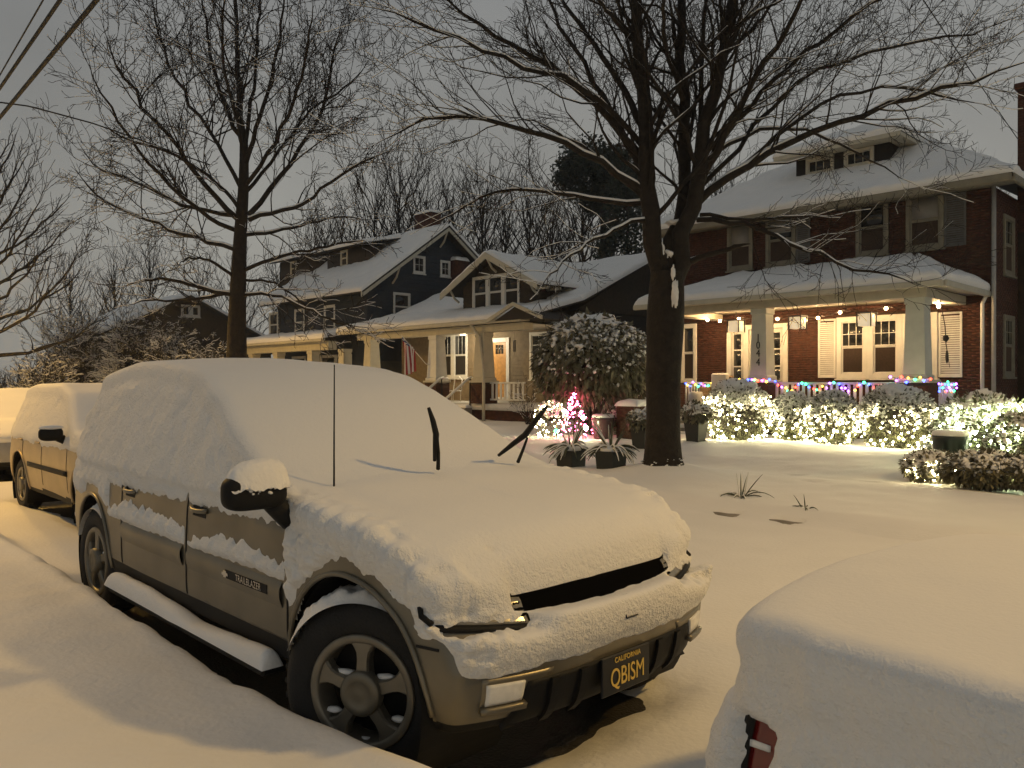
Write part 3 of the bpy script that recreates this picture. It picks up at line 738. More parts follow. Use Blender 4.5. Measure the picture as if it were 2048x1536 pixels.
U, V = quadgrid([(-.49, .812), (.49, .812), (.49, .826), (-.49, .826)], 40, 3)
obj('grille_top_bar', S(patch(lambda u, v, o: ss.front(u, v, o), U, V, .02, .03)), M_chrome, gr, True)
# licence plate
pc = ss.front(0, .44, 0)[0] + .035
pl = obj('licence_plate', S(box(pc - .012, pc, -.157, .157, .362, .520, .004)), M_plate, suv)
tv, tf = text_mesh('QBISM', .105, 1.0, .0015); tv[:, 0] *= .92 * .235 / max(1e-6, np.ptp(tv[:, 0]))
obj('plate_number', S((np.stack([pc + .002 + tv[:, 2], .005 + tv[:, 0], .425 + tv[:, 1]], 1), tf)), M_platey, pl)
tv, tf = text_mesh('CALIFORNIA', .03, 1.1, .0015); tv[:, 0] *= .17 / np.ptp(tv[:, 0])
obj('plate_state', S((np.stack([pc + .002 + tv[:, 2], .005 + tv[:, 0], .497 + tv[:, 1]], 1), tf)), M_platey, pl)
# emblem outline poking out of the drift
ez = .665; ex = ss.front(0, ez, 0)[0]
em = np.array(bowtie(.085, .03)); em = np.concatenate([em, em[:1]])
def emb(u, v): return ss.front(u, ez + v, .079)
for k in (0, 1, 2, 8, 9, 10):
    a, b = em[k], em[k + 1]
    obj('emblem_edge', S(tube([emb(*a), emb(*(a * .5 + b * .5)), emb(*b)], .0035, 5)), M_metal, suv)
# mirrors
def mirror(sgn):
    iv, if_ = ico(1, 4)
    e = lambda q, p: np.sign(q) * np.abs(q) ** p
    v = np.stack([.062 * e(iv[:, 0], .75), .142 * e(iv[:, 1], .55), .078 * e(iv[:, 2], .6)], 1)
    v[:, 0] += .03 * (v[:, 1] / .142) * 0
    c = np.array([-.46, sgn * 1.035, 1.155]); v += c
    mo = obj('side_mirror', S((v, if_)), M_black, suv, True)
    ft = tube([(-.47, sgn * .95, 1.10), (-.475, sgn * .90, 1.055), (-.48, sgn * .85, 1.02)], [.045, .05, .06], 10)
    obj('mirror_foot', S(ft), M_black, mo, True)
    if sgn < 0:
        gu, gv = np.meshgrid(np.linspace(-1, 1, 44), np.linspace(-1, 1, 24), indexing='ij')
        rr = np.clip(1 - (np.abs(gu) ** 2.6 + np.abs(gv) ** 2.2), 0, 1) ** .45
        X = c[0] + gv * .075; Y = c[1] + .015 + gu * .138
        base = c[2] + .072 - .012 * np.abs(gv) ** 2
        rag = .02 * fbm(X, Y, X * 0, 45, 3)
        Z = base - .045 * (1 - rr) + .072 * rr * (.80 + .30 * (gu + 1) / 2) + rag * (1 - rr * .8)
        obj('mirror_snow', S((np.stack([X, Y, Z], -1).reshape(-1, 3), grid_faces(44, 24))), M_snow, mo, True)
        rng = np.random.default_rng(5); bl = []
        for _ in range(16):
            p = np.array([c[0] + .058, c[1] + rng.uniform(-.09, .1), c[2] + rng.uniform(-.005, .05)])
            b_, f_ = ico(rng.uniform(.005, .014), 1); bl.append((b_ * (1, 1, .8) + p, f_.tolist()))
        obj('mirror_snow_lump', S(join(*bl)), M_snow, mo, True)
mirror(-1)
# aerial
a0 = np.array(at_Y(668, 930, 1.98)); a1 = at_D(669, 733, 3.70)
obj('aerial', tube([np.array([a0[0], a0[1], 1.02]), np.array([a0[0], a0[1], 1.3]), np.array([a0[0] + .003, a0[1], 1.70])], [.006, .0045, .003], 6), M_metal, suv)
# raised wipers
def wiper(arm, blade):
    am = obj('wiper_arm', tube(arm, np.linspace(.011, .007, len(arm)), 6), M_black, suv, True)
    obj('wiper_blade', tube(blade, [.009, .015, .017, .015, .009][:len(blade)], 6), M_black, am, True)
def wp(px, py, Y): return np.array(at_Y(px, py, Y))
wiper([wp(876, 938, 2.56), wp(877, 905, 2.53), wp(874, 868, 2.50)], [wp(869, 922, 2.52), wp(871, 890, 2.51), wp(872, 868, 2.50), wp(866, 842, 2.48), wp(857, 815, 2.46)])
wiper([wp(1036, 924, 3.16), wp(1047, 897, 3.14), wp(1055, 875, 3.12)], [wp(997, 911, 3.08), wp(1026, 888, 3.10), wp(1050, 870, 3.12), wp(1074, 838, 3.12), wp(1094, 813, 3.12)])
# tail light on the visible corner
pts = [(-4.16 + .0, zz) for zz in np.linspace(.86, 1.12, 6)]
U, V = quadgrid([(-4.06, .80), (-3.97, .80), (-3.97, 1.06), (-4.05, 1.06)], 6, 10)
obj('tail_light', S(patch(lambda u, v, o: ss.side(u, v, o), U, V, .012, .03)), M_red, suv, True)
obj('rear_bumper', S(box(-4.30, -4.02, -.66, .66, .42, .60, .05)), M_paint, suv)
make_wheel(suv, 'front_wheel', (-2.715, 1.795, .372), math.radians(27), snow=.055, seed=3)
make_wheel(suv, 'rear_wheel', (SX - 3.28, 1.80, .372), 0, snow=.03, seed=8)
make_wheel(suv, 'front_wheel', (SX, SYC + .83, .372), math.radians(25), side=1)
make_wheel(suv, 'rear_wheel', (SX - 3.28, SYC + .83, .372), 0, side=1)

# ------------------------------------------------------------------ the other cars
def small_car(name, label, cx, cyc, L, prof, half, paint, arches, res, zside, tsnow=.11, whl=.32, steer=0, group=None, rim=.2, sidebare=True, seed=0, hole=None):
    """facing +X; cx = front axle; prof: list (x,z) relative to the front axle from tail to nose"""
    th = thing(name, label, 'car', (cx - L * .3, cyc, 0), group)
    px_ = [p[0] for p in prof]; pz_ = [p[1] for p in prof]; xr, xf = px_[0], px_[-1]; Lx = xf - xr
    def mp(a, b, c):
        x0 = xr + a * Lx; zt = np.interp(x0, px_, pz_); zb = .28; z = zb + c * (zt - zb)
        w = half * np.interp(z, [.25, .45, .7, .92, 1.05, 1.5], [.93, .98, 1.0, .985, .93, .70])
        w = w * np.interp(a, [0, .06, .16, .84, .94, 1], [.90, .965, 1, 1, .96, .86])
        sf = sstep(.88, 1, a); sr = 1 - sstep(0, .12, a)
        x = x0 + sf * (np.interp(z, [.28, .5, .62, .8], [.0, .06, .05, -.03]) - .16 * np.abs(b) ** 3) + sr * (np.interp(z, [.28, .5, .62, .78, .95, 1.4], [-.02, -.07, -.06, .03, .07, .16]) + .12 * np.abs(b) ** 3)
        return np.stack([x, b * w, z], -1)
    P, F = shell(mp, int(Lx / res), int(half * 2 / res), int(1.15 / res), max(4, int(.10 / res)))
    N = vnormals(P, F); o = np.array([cx, cyc, 0])
    B, BF = arch_cut(P, F, arches)
    c0 = B[BF].mean(1); low_ = c0[:, 2] < .36
    pv, pf = cut(BF, B, ~low_); bo = obj('body', (pv + o, pf), paint, th, True)
    pv, pf = cut(BF, B, low_); obj('lower_cladding', (pv + o, pf), M_black, th, True)
    x, y, z = P.T; nA = fbm(x + seed, y, z, 8, 3); nB = fbm(x + seed, y + 3, z, 24, 3); nC = fbm(x, y, z + seed, 2.5, 2)
    sd = (np.abs(N[:, 1]) > .5) & (z < 1.1); topw = sstep(.35, .9, N[:, 2])
    zs = np.interp(x, [xr, xr + .5, xf - .6, xf], zside if hasattr(zside, '__len__') else [zside] * 4)
    cov = np.where(N[:, 2] < .6, z - zs + .03 * nA + .02 * nB, .2)
    if hole: cov = np.where((x > hole[0] + .03 * nA) & (x < hole[1] + .05 * nA) & (z > hole[2]) & (z < hole[3] + .05 * nA) & (np.abs(y) > .4), -.05, cov)
    tm = .03 + (tsnow - .03) * topw + (.010 * nB + .010 * nA) * (1 - topw) + .012 * nC
    nR = .5 - np.abs(vnoise(x * 17 + seed, y * 17, z * 17)) - .5 * np.abs(vnoise(x * 37, y * 37 + seed, z * 37))
    tm = tm + .018 * nR * (1 - topw) * sstep(-.2, .3, fbm(x, y, z + seed, 2.0, 2))
    t = np.where(cov > 0, tm * sstep(0, .05, cov) + .004, -.012)
    Sm = lap(P, F, 60); t = t + np.clip(((Sm - P) * N).sum(1), 0, .12) * sstep(0, .05, cov)
    Qs = lap(P + N * t[:, None], F, 2, .45)
    C = P[F].mean(1); dead = cov[F].max(1) < -.03
    for (ax, az, rx, rz) in arches: dead |= (((C[:, 0] - ax) / rx) ** 2 + ((C[:, 2] - az) / rz) ** 2 < 1.03) & (np.abs(C[:, 1]) > .4)
    pv, pf = cut(F, Qs, ~dead); obj('snow_cover', (pv + o, pf), M_snowc, th, True)
    sf_ = Surf(P, F)
    for i, (ax, az, rx, rz) in enumerate(arches):
        for sgn in (-1, 1):
            yo = abs(sf_.side(ax, az + rz + .02, sy=sgn)[1])
            v, f = arc_liner(ax, az, rx + .004, rz + .004, yo - .02, .35, sgn); obj('wheel_arch_liner', (v + o, f), M_black, th)
            make_wheel(th, 'front_wheel' if i == 0 else 'rear_wheel', (cx + ax, cyc + sgn * (yo - .03), whl), steer if i == 0 else 0, R=whl, rim=rim, wd=.2, side=sgn, snow=0)
            a = np.linspace(math.radians(-5), math.radians(185), 30)
            pts = [sf_.side(ax + (rx + .012) * math.cos(q), az + (rz + .012) * math.sin(q), .004, sy=sgn) for q in a]
            v, f = tube(pts, .014, 6); obj('wheel_arch_lip', (v + o, f), paint, th, True)
    v, f = box(xr + .3, xf - .3, -half * .7, half * .7, .20, .36, .02); obj('underbody', (v + o, f), M_black, th)
    return th, bo, sf_, o
# white saloon parked ahead of the SUV: only its snowy boot and tail corner are in view
th, bo, s2, o2 = small_car('snowy_saloon', 'white saloon under a thick snow blanket, red tail light showing through', 2.42, 2.66, 4.5,
    [(-3.62, .885), (-3.5, .90), (-2.9, .90), (-2.10, .895), (-1.6, 1.2), (-1.1, 1.30), (-.6, 1.18), (-.1, .92), (.4, .85), (.85, .72)], .885, M_white,
    [(0, .33, .37, .37), (-2.70, .33, .37, .37)], .022, [.42, .46, .66, .66], tsnow=.13, seed=4, hole=(-3.47, -3.36, .63, .77))
for sgn in (-1, 1):
    U, V = quadgrid([(-3.46, .61), (-3.30, .64), (-3.27, .78), (-3.43, .82)], 8, 8)
    v, f = patch(lambda u, v, o: s2.side(u, v, o, sy=sgn), U, V, .006, .03); tl = obj('tail_light', (v + o2, f), M_red, th, True)
    U, V = quadgrid([(-3.445, .700), (-3.385, .708), (-3.385, .722), (-3.445, .716)], 6, 3)
    v, f = patch(lambda u, v, o: s2.side(u, v, o, sy=sgn), U, V, .012, .02); obj('reversing_lens', (v + o2, f), M_clens, tl, True)
    U, V = quadgrid([(-3.50, .60), (-3.46, .60), (-3.43, .82), (-3.47, .82)], 3, 8)
    v, f = patch(lambda u, v, o: s2.side(u, v, o, sy=sgn), U, V, .010, .03); obj('lens_edge', (v + o2, f), M_black, tl, True)
# gold crossover behind the SUV
gl = 'gold crossover with a snowed-over windscreen parked behind the silver SUV'
th, bo, s3, o3 = small_car('gold_crossover', gl, -9.0, 3.42, 4.3,
    [(-3.42, 1.28), (-3.3, 1.42), (-2.7, 1.50), (-1.6, 1.50), (-1.1, 1.40), (-.55, 1.10), (-.3, 1.0), (.2, .96), (.6, .88), (.85, .76)], .86, M_gold,
    [(0, .35, .39, .40), (-2.55, .35, .39, .40)], .03, [.92, .90, .88, .8], tsnow=.10, whl=.335, rim=.21, seed=9)
v, f = ico(1, 3); e = lambda q, p: np.sign(q) * np.abs(q) ** p
mv = np.stack([.05 * e(v[:, 0], .8), .12 * e(v[:, 1], .6), .075 * e(v[:, 2], .7)], 1) + np.array([-.62, -.98, 1.06])
mo = obj('side_mirror', (mv + o3, f), M_black, th, True)
v2, f2 = tube([(-.62, -.92, 1.02), (-.64, -.84, .99)], [.04, .05], 8); obj('mirror_foot', (v2 + o3, f2), M_black, mo, True)
sv = np.stack([.055 * v[:, 0], .12 * v[:, 1], .03 * v[:, 2]], 1) + np.array([-.62, -.98, 1.13]); obj('mirror_snow', (sv + o3, f), M_snow, mo, True)
for xs in (-1.62, -2.42):
    v, f = tube([s3.side(xs + q, .905, .02) for q in (-.09, -.04, .04, .09)], .014, 6); obj('door_handle', (v + o3, f), M_gold, th, True)
for xa, xb in ((-2.1, -.5),):
    U, V = quadgrid([(xa, .60), (xb, .60), (xb, .655), (xa, .655)], 14, 3)
    v, f = patch(lambda u, v, o: s3.side(u, v, o), U, V, .012, .02); obj('side_moulding', (v + o3, f), M_black, th, True)
for xs in (-.52, -1.5, -2.35):
    U, V = quadgrid([(xs - .004, .42), (xs + .004, .42), (xs + .004, .93), (xs - .004, .93)], 2, 12)
    v, f = patch(lambda u, v, o: s3.side(u, v, o), U, V, .003, .01); obj('door_gap', (v + o3, f), M_seam, th)
# car at the end of the row
th, bo, s4, o4 = small_car('distant_car', 'snow covered car lit orange parked behind the gold crossover', -15.4, 3.5, 4.3,
    [(-3.4, .9), (-3.2, .98), (-2.8, 1.02), (-2.2, 1.36), (-1.5, 1.40), (-.9, 1.22), (-.35, .96), (.3, .9), (.6, .82), (.85, .7)], .86, M_grey,
    [(0, .33, .37, .37), (-2.6, .33, .37, .37)], .05, [.8, .8, .76, .7], seed=14)
for sgn in (-1, 1):
    v, f = ico(1, 2); v = v * (.05, .1, .06) + np.array([-.75, sgn * .97, .98]); mo = obj('side_mirror', (v + o4, f), M_black, th, True)
    v, f = ico(1, 2); v = v * (.055, .1, .03) + np.array([-.75, sgn * .97, 1.045]); obj('mirror_snow', (v + o4, f), M_snow, mo, True)
# ------------------------------------------------------------------ house kit
def FB(face, pl, u0, u1, v0, v1, z0, z1, ch=0.0):
    """box on a wall: face 'S' faces -Y at y=pl, 'E' faces +X at x=pl; v = distance out of the wall"""
    if face == 'S': return box(u0, u1, pl - v1, pl - v0, z0, z1, ch)
    return box(pl + v0, pl + v1, u0, u1, z0, z1, ch)
def frame4(face, pl, u0, u1, z0, z1, w, v0, v1, ch=.008):
    return join(FB(face, pl, u0, u0 + w, v0, v1, z0, z1, ch), FB(face, pl, u1 - w, u1, v0, v1, z0, z1, ch),
                FB(face, pl, u0 + w, u1 - w, v0, v1, z1 - w, z1, ch), FB(face, pl, u0 + w, u1 - w, v0, v1, z0, z0 + w, ch))
def window(par, face, pl, u0, u1, z0, z1, cas=.10, cols=3, rows=2, mt=None, upper=True, blind=0.0, sill=True, mid=True):
    mt = mt or M_white
    w = obj('window', frame4(face, pl, u0, u1, z0, z1, cas, -.02, .05), mt, par)
    if sill: obj('sill', FB(face, pl, u0 - .04, u1 + .04, -.02, .09, z0 - .05, z0 - .002, .01), mt, w)
    a, b, c, d = u0 + cas, u1 - cas, z0 + cas, z1 - cas; m = (c + d) / 2 + .02
    if mid: obj('sash', join(frame4(face, pl, a + .001, b - .001, m, d - .001, .035, -.01, .030), frame4(face, pl, a + .001, b - .001, c + .001, m - .002, .04, -.015, .018)), mt, w)
    else: obj('sash', frame4(face, pl, a + .001, b - .001, c + .001, d - .001, .035, -.01, .028), mt, w)
    if mid: obj('pane', FB(face, pl, a + .03, b - .03, -.012, -.004, c + .03, m - .03), M_glass, w)
    obj('pane', FB(face, pl, a + .03, b - .03, -.004, .006, (m if mid else c) + .03, d - .03), M_glass, w)
    if upper:
        lo = m if mid else c
        for i in range(1, cols):
            x = a + (b - a) * i / cols; obj('muntin', FB(face, pl, x - .009, x + .009, .0065, .022, lo + .034, d - .034), mt, w)
        for i in range(1, rows):
            zz = lo + (d - lo) * i / rows; obj('muntin', FB(face, pl, a + .034, b - .034, .007, .0205, zz - .009, zz + .009), mt, w)
    if blind > 0: obj('blind', FB(face, pl, a + .04, b - .04, .007, .012, d - .04 - (d - c) * blind, d - .04), M_blind, w)
    return w
def shutter(par, face, pl, u0, u1, z0, z1, m):
    s = obj('shutter', frame4(face, pl, u0, u1, z0, z1, .055, .0, .045), m, par)
    n = int((z1 - z0 - .12) / .055); zz = (z0 + z1) / 2
    v, f = FB(face, pl, u0 + .055, u1 - .055, .004, .03, -.02, .02, .004)
    me = None
    for i in range(n):
        z = z0 + .075 + i * .055
        o = obj('slat', FB(face, pl, u0 + .055, u1 - .055, .006, .034, z - .021, z + .021, .006), m, s)
    return s
def bricks(face, pl, u0, u1, z0, z1, holes=(), L=.203, H=.0675, g=.011, proud=.012, clip=None, seed=0):
    rng = np.random.default_rng(seed); P = []; Sx = []; Sz = []
    n = int((z1 - z0) / H)
    for k in range(n):
        z = z0 + (k + .5) * H; off = (k % 2) * L / 2
        a = u0
        edges = np.arange(u0 - off, u1 + L, L)
        for e in edges:
            x0, x1 = max(e, u0), min(e + L, u1)
            if x1 - x0 < .04: continue
            segs = [(x0, x1)]
            for (h0, h1, g0, g1) in holes:
                if g0 - H / 2 < z < g1 + H / 2:
                    ns = []
                    for (p, q) in segs:
                        if q <= h0 or p >= h1: ns.append((p, q))
                        else:
                            if p < h0 - .03: ns.append((p, h0))
                            if q > h1 + .03: ns.append((h1, q))
                    segs = ns
            for (p, q) in segs:
                if clip is not None and not clip((p + q) / 2, z): continue
                P.append(((p + q) / 2, z)); Sx.append((q - p - g) / 2); Sz.append((H - g) / 2)
    P = np.array(P); Sx = np.array(Sx); Sz = np.array(Sz); m = len(P)
    pr = proud + rng.uniform(-.003, .003, m)
    c = np.array([(-1, 0, -1), (1, 0, -1), (1, 0, 1), (-1, 0, 1), (-1, 1, -1), (1, 1, -1), (1, 1, 1), (-1, 1, 1)], float)
    sh = np.where(c[:, 1] > 0, .96, 1.0)
    U = P[:, 0:1] + Sx[:, None] * c[:, 0] * sh; V = pr[:, None] * c[:, 1] - .004; Z = P[:, 1:2] + Sz[:, None] * c[:, 2] * sh
    v = np.stack([U, pl - V, Z], -1) if face == 'S' else np.stack([pl + V, U, Z], -1)
    q = np.array([(4, 5, 6, 7), (0, 1, 5, 4), (1, 2, 6, 5), (2, 3, 7, 6), (3, 0, 4, 7)])
    F = (q[None] + (np.arange(m) * 8)[:, None, None]).reshape(-1, 4)
    return v.reshape(-1, 3), F
def siding(par, face, pl, u0f, u1f, z0, z1, h, m, th=.022, holes=(), name='siding_board'):
    """lap boards one by one; u0f/u1f: functions of z or numbers"""
    n = int(math.ceil((z1 - z0) / h))
    for k in range(n):
        a = z0 + k * h; b = min(z1, a + h + .006)
        u0 = u0f(a + h * .5) if callable(u0f) else u0f; u1 = u1f(a + h * .5) if callable(u1f) else u1f
        segs = [(u0, u1)]
        for (h0, h1, g0, g1) in holes:
            if g0 < a + h * .6 and a + h * .4 < g1:
                ns = []
                for (p, q) in segs:
                    if q <= h0 or p >= h1: ns.append((p, q)); continue
                    if p < h0: ns.append((p, h0))
                    if q > h1: ns.append((h1, q))
                segs = ns
        for (p, q) in segs:
            if q - p < .06: continue
            pts = [(0, a), (th, a), (.004, b), (0, b)]
            if face == 'S': v, f = prism([(pl - s, z) for s, z in pts], 'x', p, q)
            else: v, f = prism([(pl + s, z) for s, z in pts], 'y', p, q)
            obj(name, (v, f), m, par)
def slab(c, th):
    """roof slab below the quad c"""
    c = np.array(c, float); n = np.cross(c[2] - c[0], c[3] - c[1]); n /= np.linalg.norm(n)
    if n[2] < 0: n = -n
    v = np.concatenate([c - n * .002, c - n * th]); f = [[0, 1, 2, 3], [7, 6, 5, 4]] + [[i, 4 + i, 4 + (i + 1) % 4, (i + 1) % 4] for i in range(4)]
    return v, f
def roof(par, c, th=.10, snow=.16, seed=0, over=.05, m=None, res=.22):
    r = obj('roof', slab(c, th), m or M_roof, par)
    obj('roof_snow', snow_slab(c, snow, res, .03, over, seed), M_snow, r, True)
    return r
def baluster_mesh():
    pr = [(.024, 0), (.024, .10), (.03, .11), (.03, .13), (.02, .16), (.032, .28), (.034, .36), (.02, .50), (.03, .53), (.024, .56), (.024, .66)]
    return pr
def rail_run(par, p0, p1, z0, z1, m, sp=.14, w=.035, flat=True):
    """railing from p0 to p1 (x,y) between z0 and z1: top rail, bottom rail, balusters"""
    p0 = np.array(p0, float); p1 = np.array(p1, float); L = np.linalg.norm(p1 - p0); d = (p1 - p0) / L
    def bx(a, b, hw, za, zb):
        q0 = p0 + d * a; q1 = p0 + d * b; nrm = np.array([-d[1], d[0]]) * hw
        return box(min(q0[0], q1[0]) - abs(nrm[0]), max(q0[0], q1[0]) + abs(nrm[0]), min(q0[1], q1[1]) - abs(nrm[1]), max(q0[1], q1[1]) + abs(nrm[1]), za, zb, .01)
    r = obj('railing', bx(0, L, .045, z1 - .06, z1), m, par)
    obj('bottom_rail', bx(0, L, .035, z0, z0 + .06), m, r)
    n = int(L / sp)
    for i in range(n):
        t = (i + .5) * L / n
        obj('baluster', bx(t - w, t + w, .018, z0 + .058, z1 - .058), m, r)
    return r
def column(par, x, y, z0, z1, w0, w1, m, cap=True, ms=None):
    v = []
    for z, w in ((z0, w0), (z0 + .10, w0), (z0 + .12, w0 * .88), (z1 - .16, w1 * .88), (z1 - .13, w1), (z1, w1)):
        h = w / 2; v += [(x - h, y - h, z), (x + h, y - h, z), (x + h, y + h, z), (x - h, y + h, z)]
    f = [[3, 2, 1, 0], [20, 21, 22, 23]]
    for k in range(5):
        for j in range(4): f.append([k * 4 + j, k * 4 + (j + 1) % 4, k * 4 + 4 + (j + 1) % 4, k * 4 + 4 + j])
    return obj('column', (np.array(v), f), m, par)
def pier(par, x, y, z0, z1, w, m=None):
    h = w / 2
    p = obj('pier', box(x - h + .012, x + h - .012, y - h + .012, y + h - .012, z0, z1), M_mortar, par)
    b1 = bricks('S', y - h + .012, x - h, x + h, z0, z1 - .01, L=w / 3 + .003, seed=1); b2 = bricks('E', x + h - .012, y - h, y + h, z0, z1 - .01, L=w / 3 + .003, seed=2)
    o = obj('bricks', join((b1[0], b1[1].tolist()), (b2[0], b2[1].tolist())), m or M_brick, p); o['kind'] = 'stuff'
    obj('pier_cap', box(x - h - .04, x + h + .04, y - h - .04, y + h + .04, z1, z1 + .07, .012), M_cream, p)
    return p
def shadow_lamp(t, pos, colr, pw, rad=.05):
    ld = bpy.data.lights.new('bulb_light', 'POINT'); ld.energy = pw; ld.color = colr; ld.shadow_soft_size = rad
    lo = link(bpy.data.objects.new('bulb_light', ld)); lo.parent = t; lo.location = tuple(np.array(pos) - BASE[t.name])

# ------------------------------------------------------------------ brick house 1044
FY, PY = 21.6, 19.0                          # front wall, porch front
FL = 0.86                                     # porch floor
def xw(px, Y): return at_Y(px, 700, Y)[0]
def zw(px, py, Y): return at_Y(px, py, Y)[2]
bh = thing('brick_house', 'two-storey red brick house with lit porch and number 1044 on a column', 'house', (-10.2, 25, 0))
HX0, HX1 = -14.9, -5.75
holes = []
win1 = (xw(1674, FY), xw(1876, FY), zw(1700, 757, FY), zw(1700, 634, FY))
doorx = (xw(1455, FY), xw(1576, FY)); doorz = (FL, zw(1500, 650, FY))
lw = (xw(1362, FY), xw(1394, FY), zw(1380, 766, FY), zw(1380, 648, FY))
holes += [win1, (doorx[0], doorx[1], doorz[0], doorz[1]), lw]
wall = obj('wall', box(HX0, HX1, FY, 31.0, 0, 6.35), M_mortar, bh)
up = [(1455, 1506), (1532, 1592), (1712, 1777), (1812, 1888)]
upz = (zw(1850, 503, FY) + .05, zw(1850, 385, FY))
uph = [(xw(a, FY), xw(b, FY), upz[0], upz[1]) for a, b in up]
holes += uph
bo = obj('bricks', bricks('S', FY, HX0, HX1, .2, 6.35, holes, seed=3), M_brick, wall); bo['kind'] = 'stuff'
bo = obj('bricks', bricks('E', HX1, FY, 26.5, .2, 6.35, [(22.6, 23.5, 1.75, 3.3), (22.6, 23.5, 4.3, 5.8)], seed=4), M_brick, wall); bo['kind'] = 'stuff'
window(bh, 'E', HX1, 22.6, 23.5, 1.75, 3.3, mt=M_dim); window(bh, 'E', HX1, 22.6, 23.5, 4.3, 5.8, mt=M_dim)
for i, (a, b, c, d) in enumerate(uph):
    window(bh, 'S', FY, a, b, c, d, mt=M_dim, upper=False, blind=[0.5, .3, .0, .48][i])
shutter(bh, 'S', FY, uph[3][1] + .01, uph[3][1] + .5, upz[0], upz[1], M_dshut)
shutter(bh, 'S', FY, uph[1][1] + .01, uph[1][1] + .42, upz[0], upz[1], M_dshut)
window(bh, 'S', FY, *lw, mt=M_white, upper=False)
# triple window on the porch
a, b, c, d = win1; w3 = (b - a) / 3
for i in range(3): window(bh, 'S', FY, a + w3 * i, a + w3 * (i + 1), c, d, cas=.13, mt=M_white)
shutter(bh, 'S', FY, a - .52, a - .02, c + .02, d - .02, M_white); shutter(bh, 'S', FY, b + .02, b + .56, c + .02, d - .02, M_white)
# door with sidelights
dx0, dx1 = doorx; dz1 = doorz[1]
ds = obj('door_surround', join(frame4('S', FY, dx0, dx1, FL, dz1, .14, -.02, .06), FB('S', FY, dx0 + .56, dx0 + .72, -.02, .055, FL + .14, dz1 - .14), FB('S', FY, dx1 - .72, dx1 - .56, -.02, .055, FL + .14, dz1 - .14)), M_white, bh)
for (u0, u1) in ((dx0 + .14, dx0 + .56), (dx1 - .56, dx1 - .14)):
    sl = obj('sidelight', FB('S', FY, u0 + .002, u1 - .002, -.02, .02, FL + .14, dz1 - .142), M_white, bh)
    zb = FL + .72; hh = (dz1 - .25 - zb) / 3
    for k in range(3): obj('pane', FB('S', FY, u0 + .09, u1 - .09, .0205, .026, zb + k * hh + .03, zb + (k + 1) * hh - .01), M_glass, sl)
dr = obj('front_door', FB('S', FY, dx0 + .73, dx1 - .73, -.02, .03, FL + .14, dz1 - .15, .01), M_sage, bh)
obj('pane', FB('S', FY, dx0 + .95, dx1 - .95, .031, .035, FL + 1.1, dz1 - .35), M_glass, dr)
obj('letterbox', FB('S', FY, dx1 - .86, dx1 - .78, .03, .06, FL + 1.0, FL + 1.18, .01), M_metal, dr)
# porch
PX0, PX1 = -13.95, -6.35
obj('porch_floor', box(PX0 - .1, PX1 + .12, PY - .2, FY - .03, FL - .10, FL), M_conc, bh)
fb = obj('porch_base', box(PX0, PX1, PY - .05, FY - .03, 0, FL - .10), M_mortar, bh)
o = obj('bricks', bricks('S', PY - .05, PX0, PX1, .0, FL - .11, seed=6), M_brick, fb); o['kind'] = 'stuff'
colx = [xw(1345, PY - .1) - .2, (xw(1500, PY - .25) + xw(1529, PY - .25)) / 2, (xw(1808, PY - .25) + xw(1846, PY - .25)) / 2]
CT = 3.50
for i, cx in enumerate(colx):
    pier(bh, cx, PY + .02, FL, 1.60, .66)
    column(bh, cx, PY + .02, 1.67, CT, .52, .44, [M_sage, M_sage, M_sage][i])
    obj('pier_snow', snow_slab([(cx - .36, PY - .34, 1.671), (cx + .36, PY - .34, 1.671), (cx + .36, PY - .235, 1.671), (cx - .36, PY - .235, 1.671)], .05, .05, .01, .02), M_snow, bh, True)
obj('porch_beam', box(colx[0] - .25, colx[2] + .25, PY - .20, PY + .24, CT, 3.72, .01), M_cream, bh)
obj('porch_beam', box(colx[2] - .2, colx[2] + .24, PY + .245, FY - .05, CT, 3.72, .01), M_cream, bh)
obj('porch_beam', box(colx[0] - .24, colx[0] + .2, PY + .245, FY - .05, CT, 3.72, .01), M_cream, bh)
obj('porch_ceiling', box(colx[0] + .21, colx[2] - .21, PY + .245, FY - .05, 3.66, 3.70), M_cream, bh)
EX0, EX1, EY = colx[0] - .75, colx[2] + .72, PY - .62
obj('gutter', box(EX0, EX1, EY - .06, EY + .05, 3.66, 3.80, .02), M_cream, bh)
obj('gutter', box(EX1 - .05, EX1 + .06, EY + .055, FY - .02, 3.66, 3.80, .02), M_cream, bh)
obj('soffit', box(EX0 + .02, EX1 - .06, EY + .055, PY - .21, 3.722, 3.755), M_cream, bh)
obj('soffit', box(colx[2] + .25, EX1 - .06, PY - .2, FY - .02, 3.722, 3.755), M_cream, bh)
RT = 4.75
roof(bh, [(EX0, EY, 3.80), (EX1, EY, 3.80), (EX1 - 1.7, FY - .03, RT), (EX0 + 1.7, FY - .03, RT)], .05, .20, 1, res=.1)
roof(bh, [(EX1, EY, 3.80), (EX1 + .02, FY - .03, 3.80), (EX1 - 1.69, FY - .03, RT), (EX1 - 1.7, FY - .05, RT)], .05, .18, 2, res=.1)
roof(bh, [(EX0 - .02, FY - .03, 3.80), (EX0, EY, 3.80), (EX0 + 1.7, FY - .05, RT), (EX0 + 1.69, FY - .03, RT)], .05, .18, 3, res=.1)
obj('downspout', tube([(EX1 - .02, FY - .12, 3.7), (EX1 - .1, FY - .14, 3.5), (EX1 - .1, FY - .14, .3)], .045, 8), M_white, bh, True)
obj('downspout', tube([(HX1 + .09, FY - .1, 6.3), (HX1 + .09, FY - .1, .3)], .05, 8), M_grey, bh, True)
rail_run(bh, (colx[1] + .34, PY), (colx[2] - .34, PY), FL + .12, 1.62, M_white)
rail_run(bh, (colx[2], PY + .36), (colx[2], FY - .05), FL + .12, 1.62, M_white)
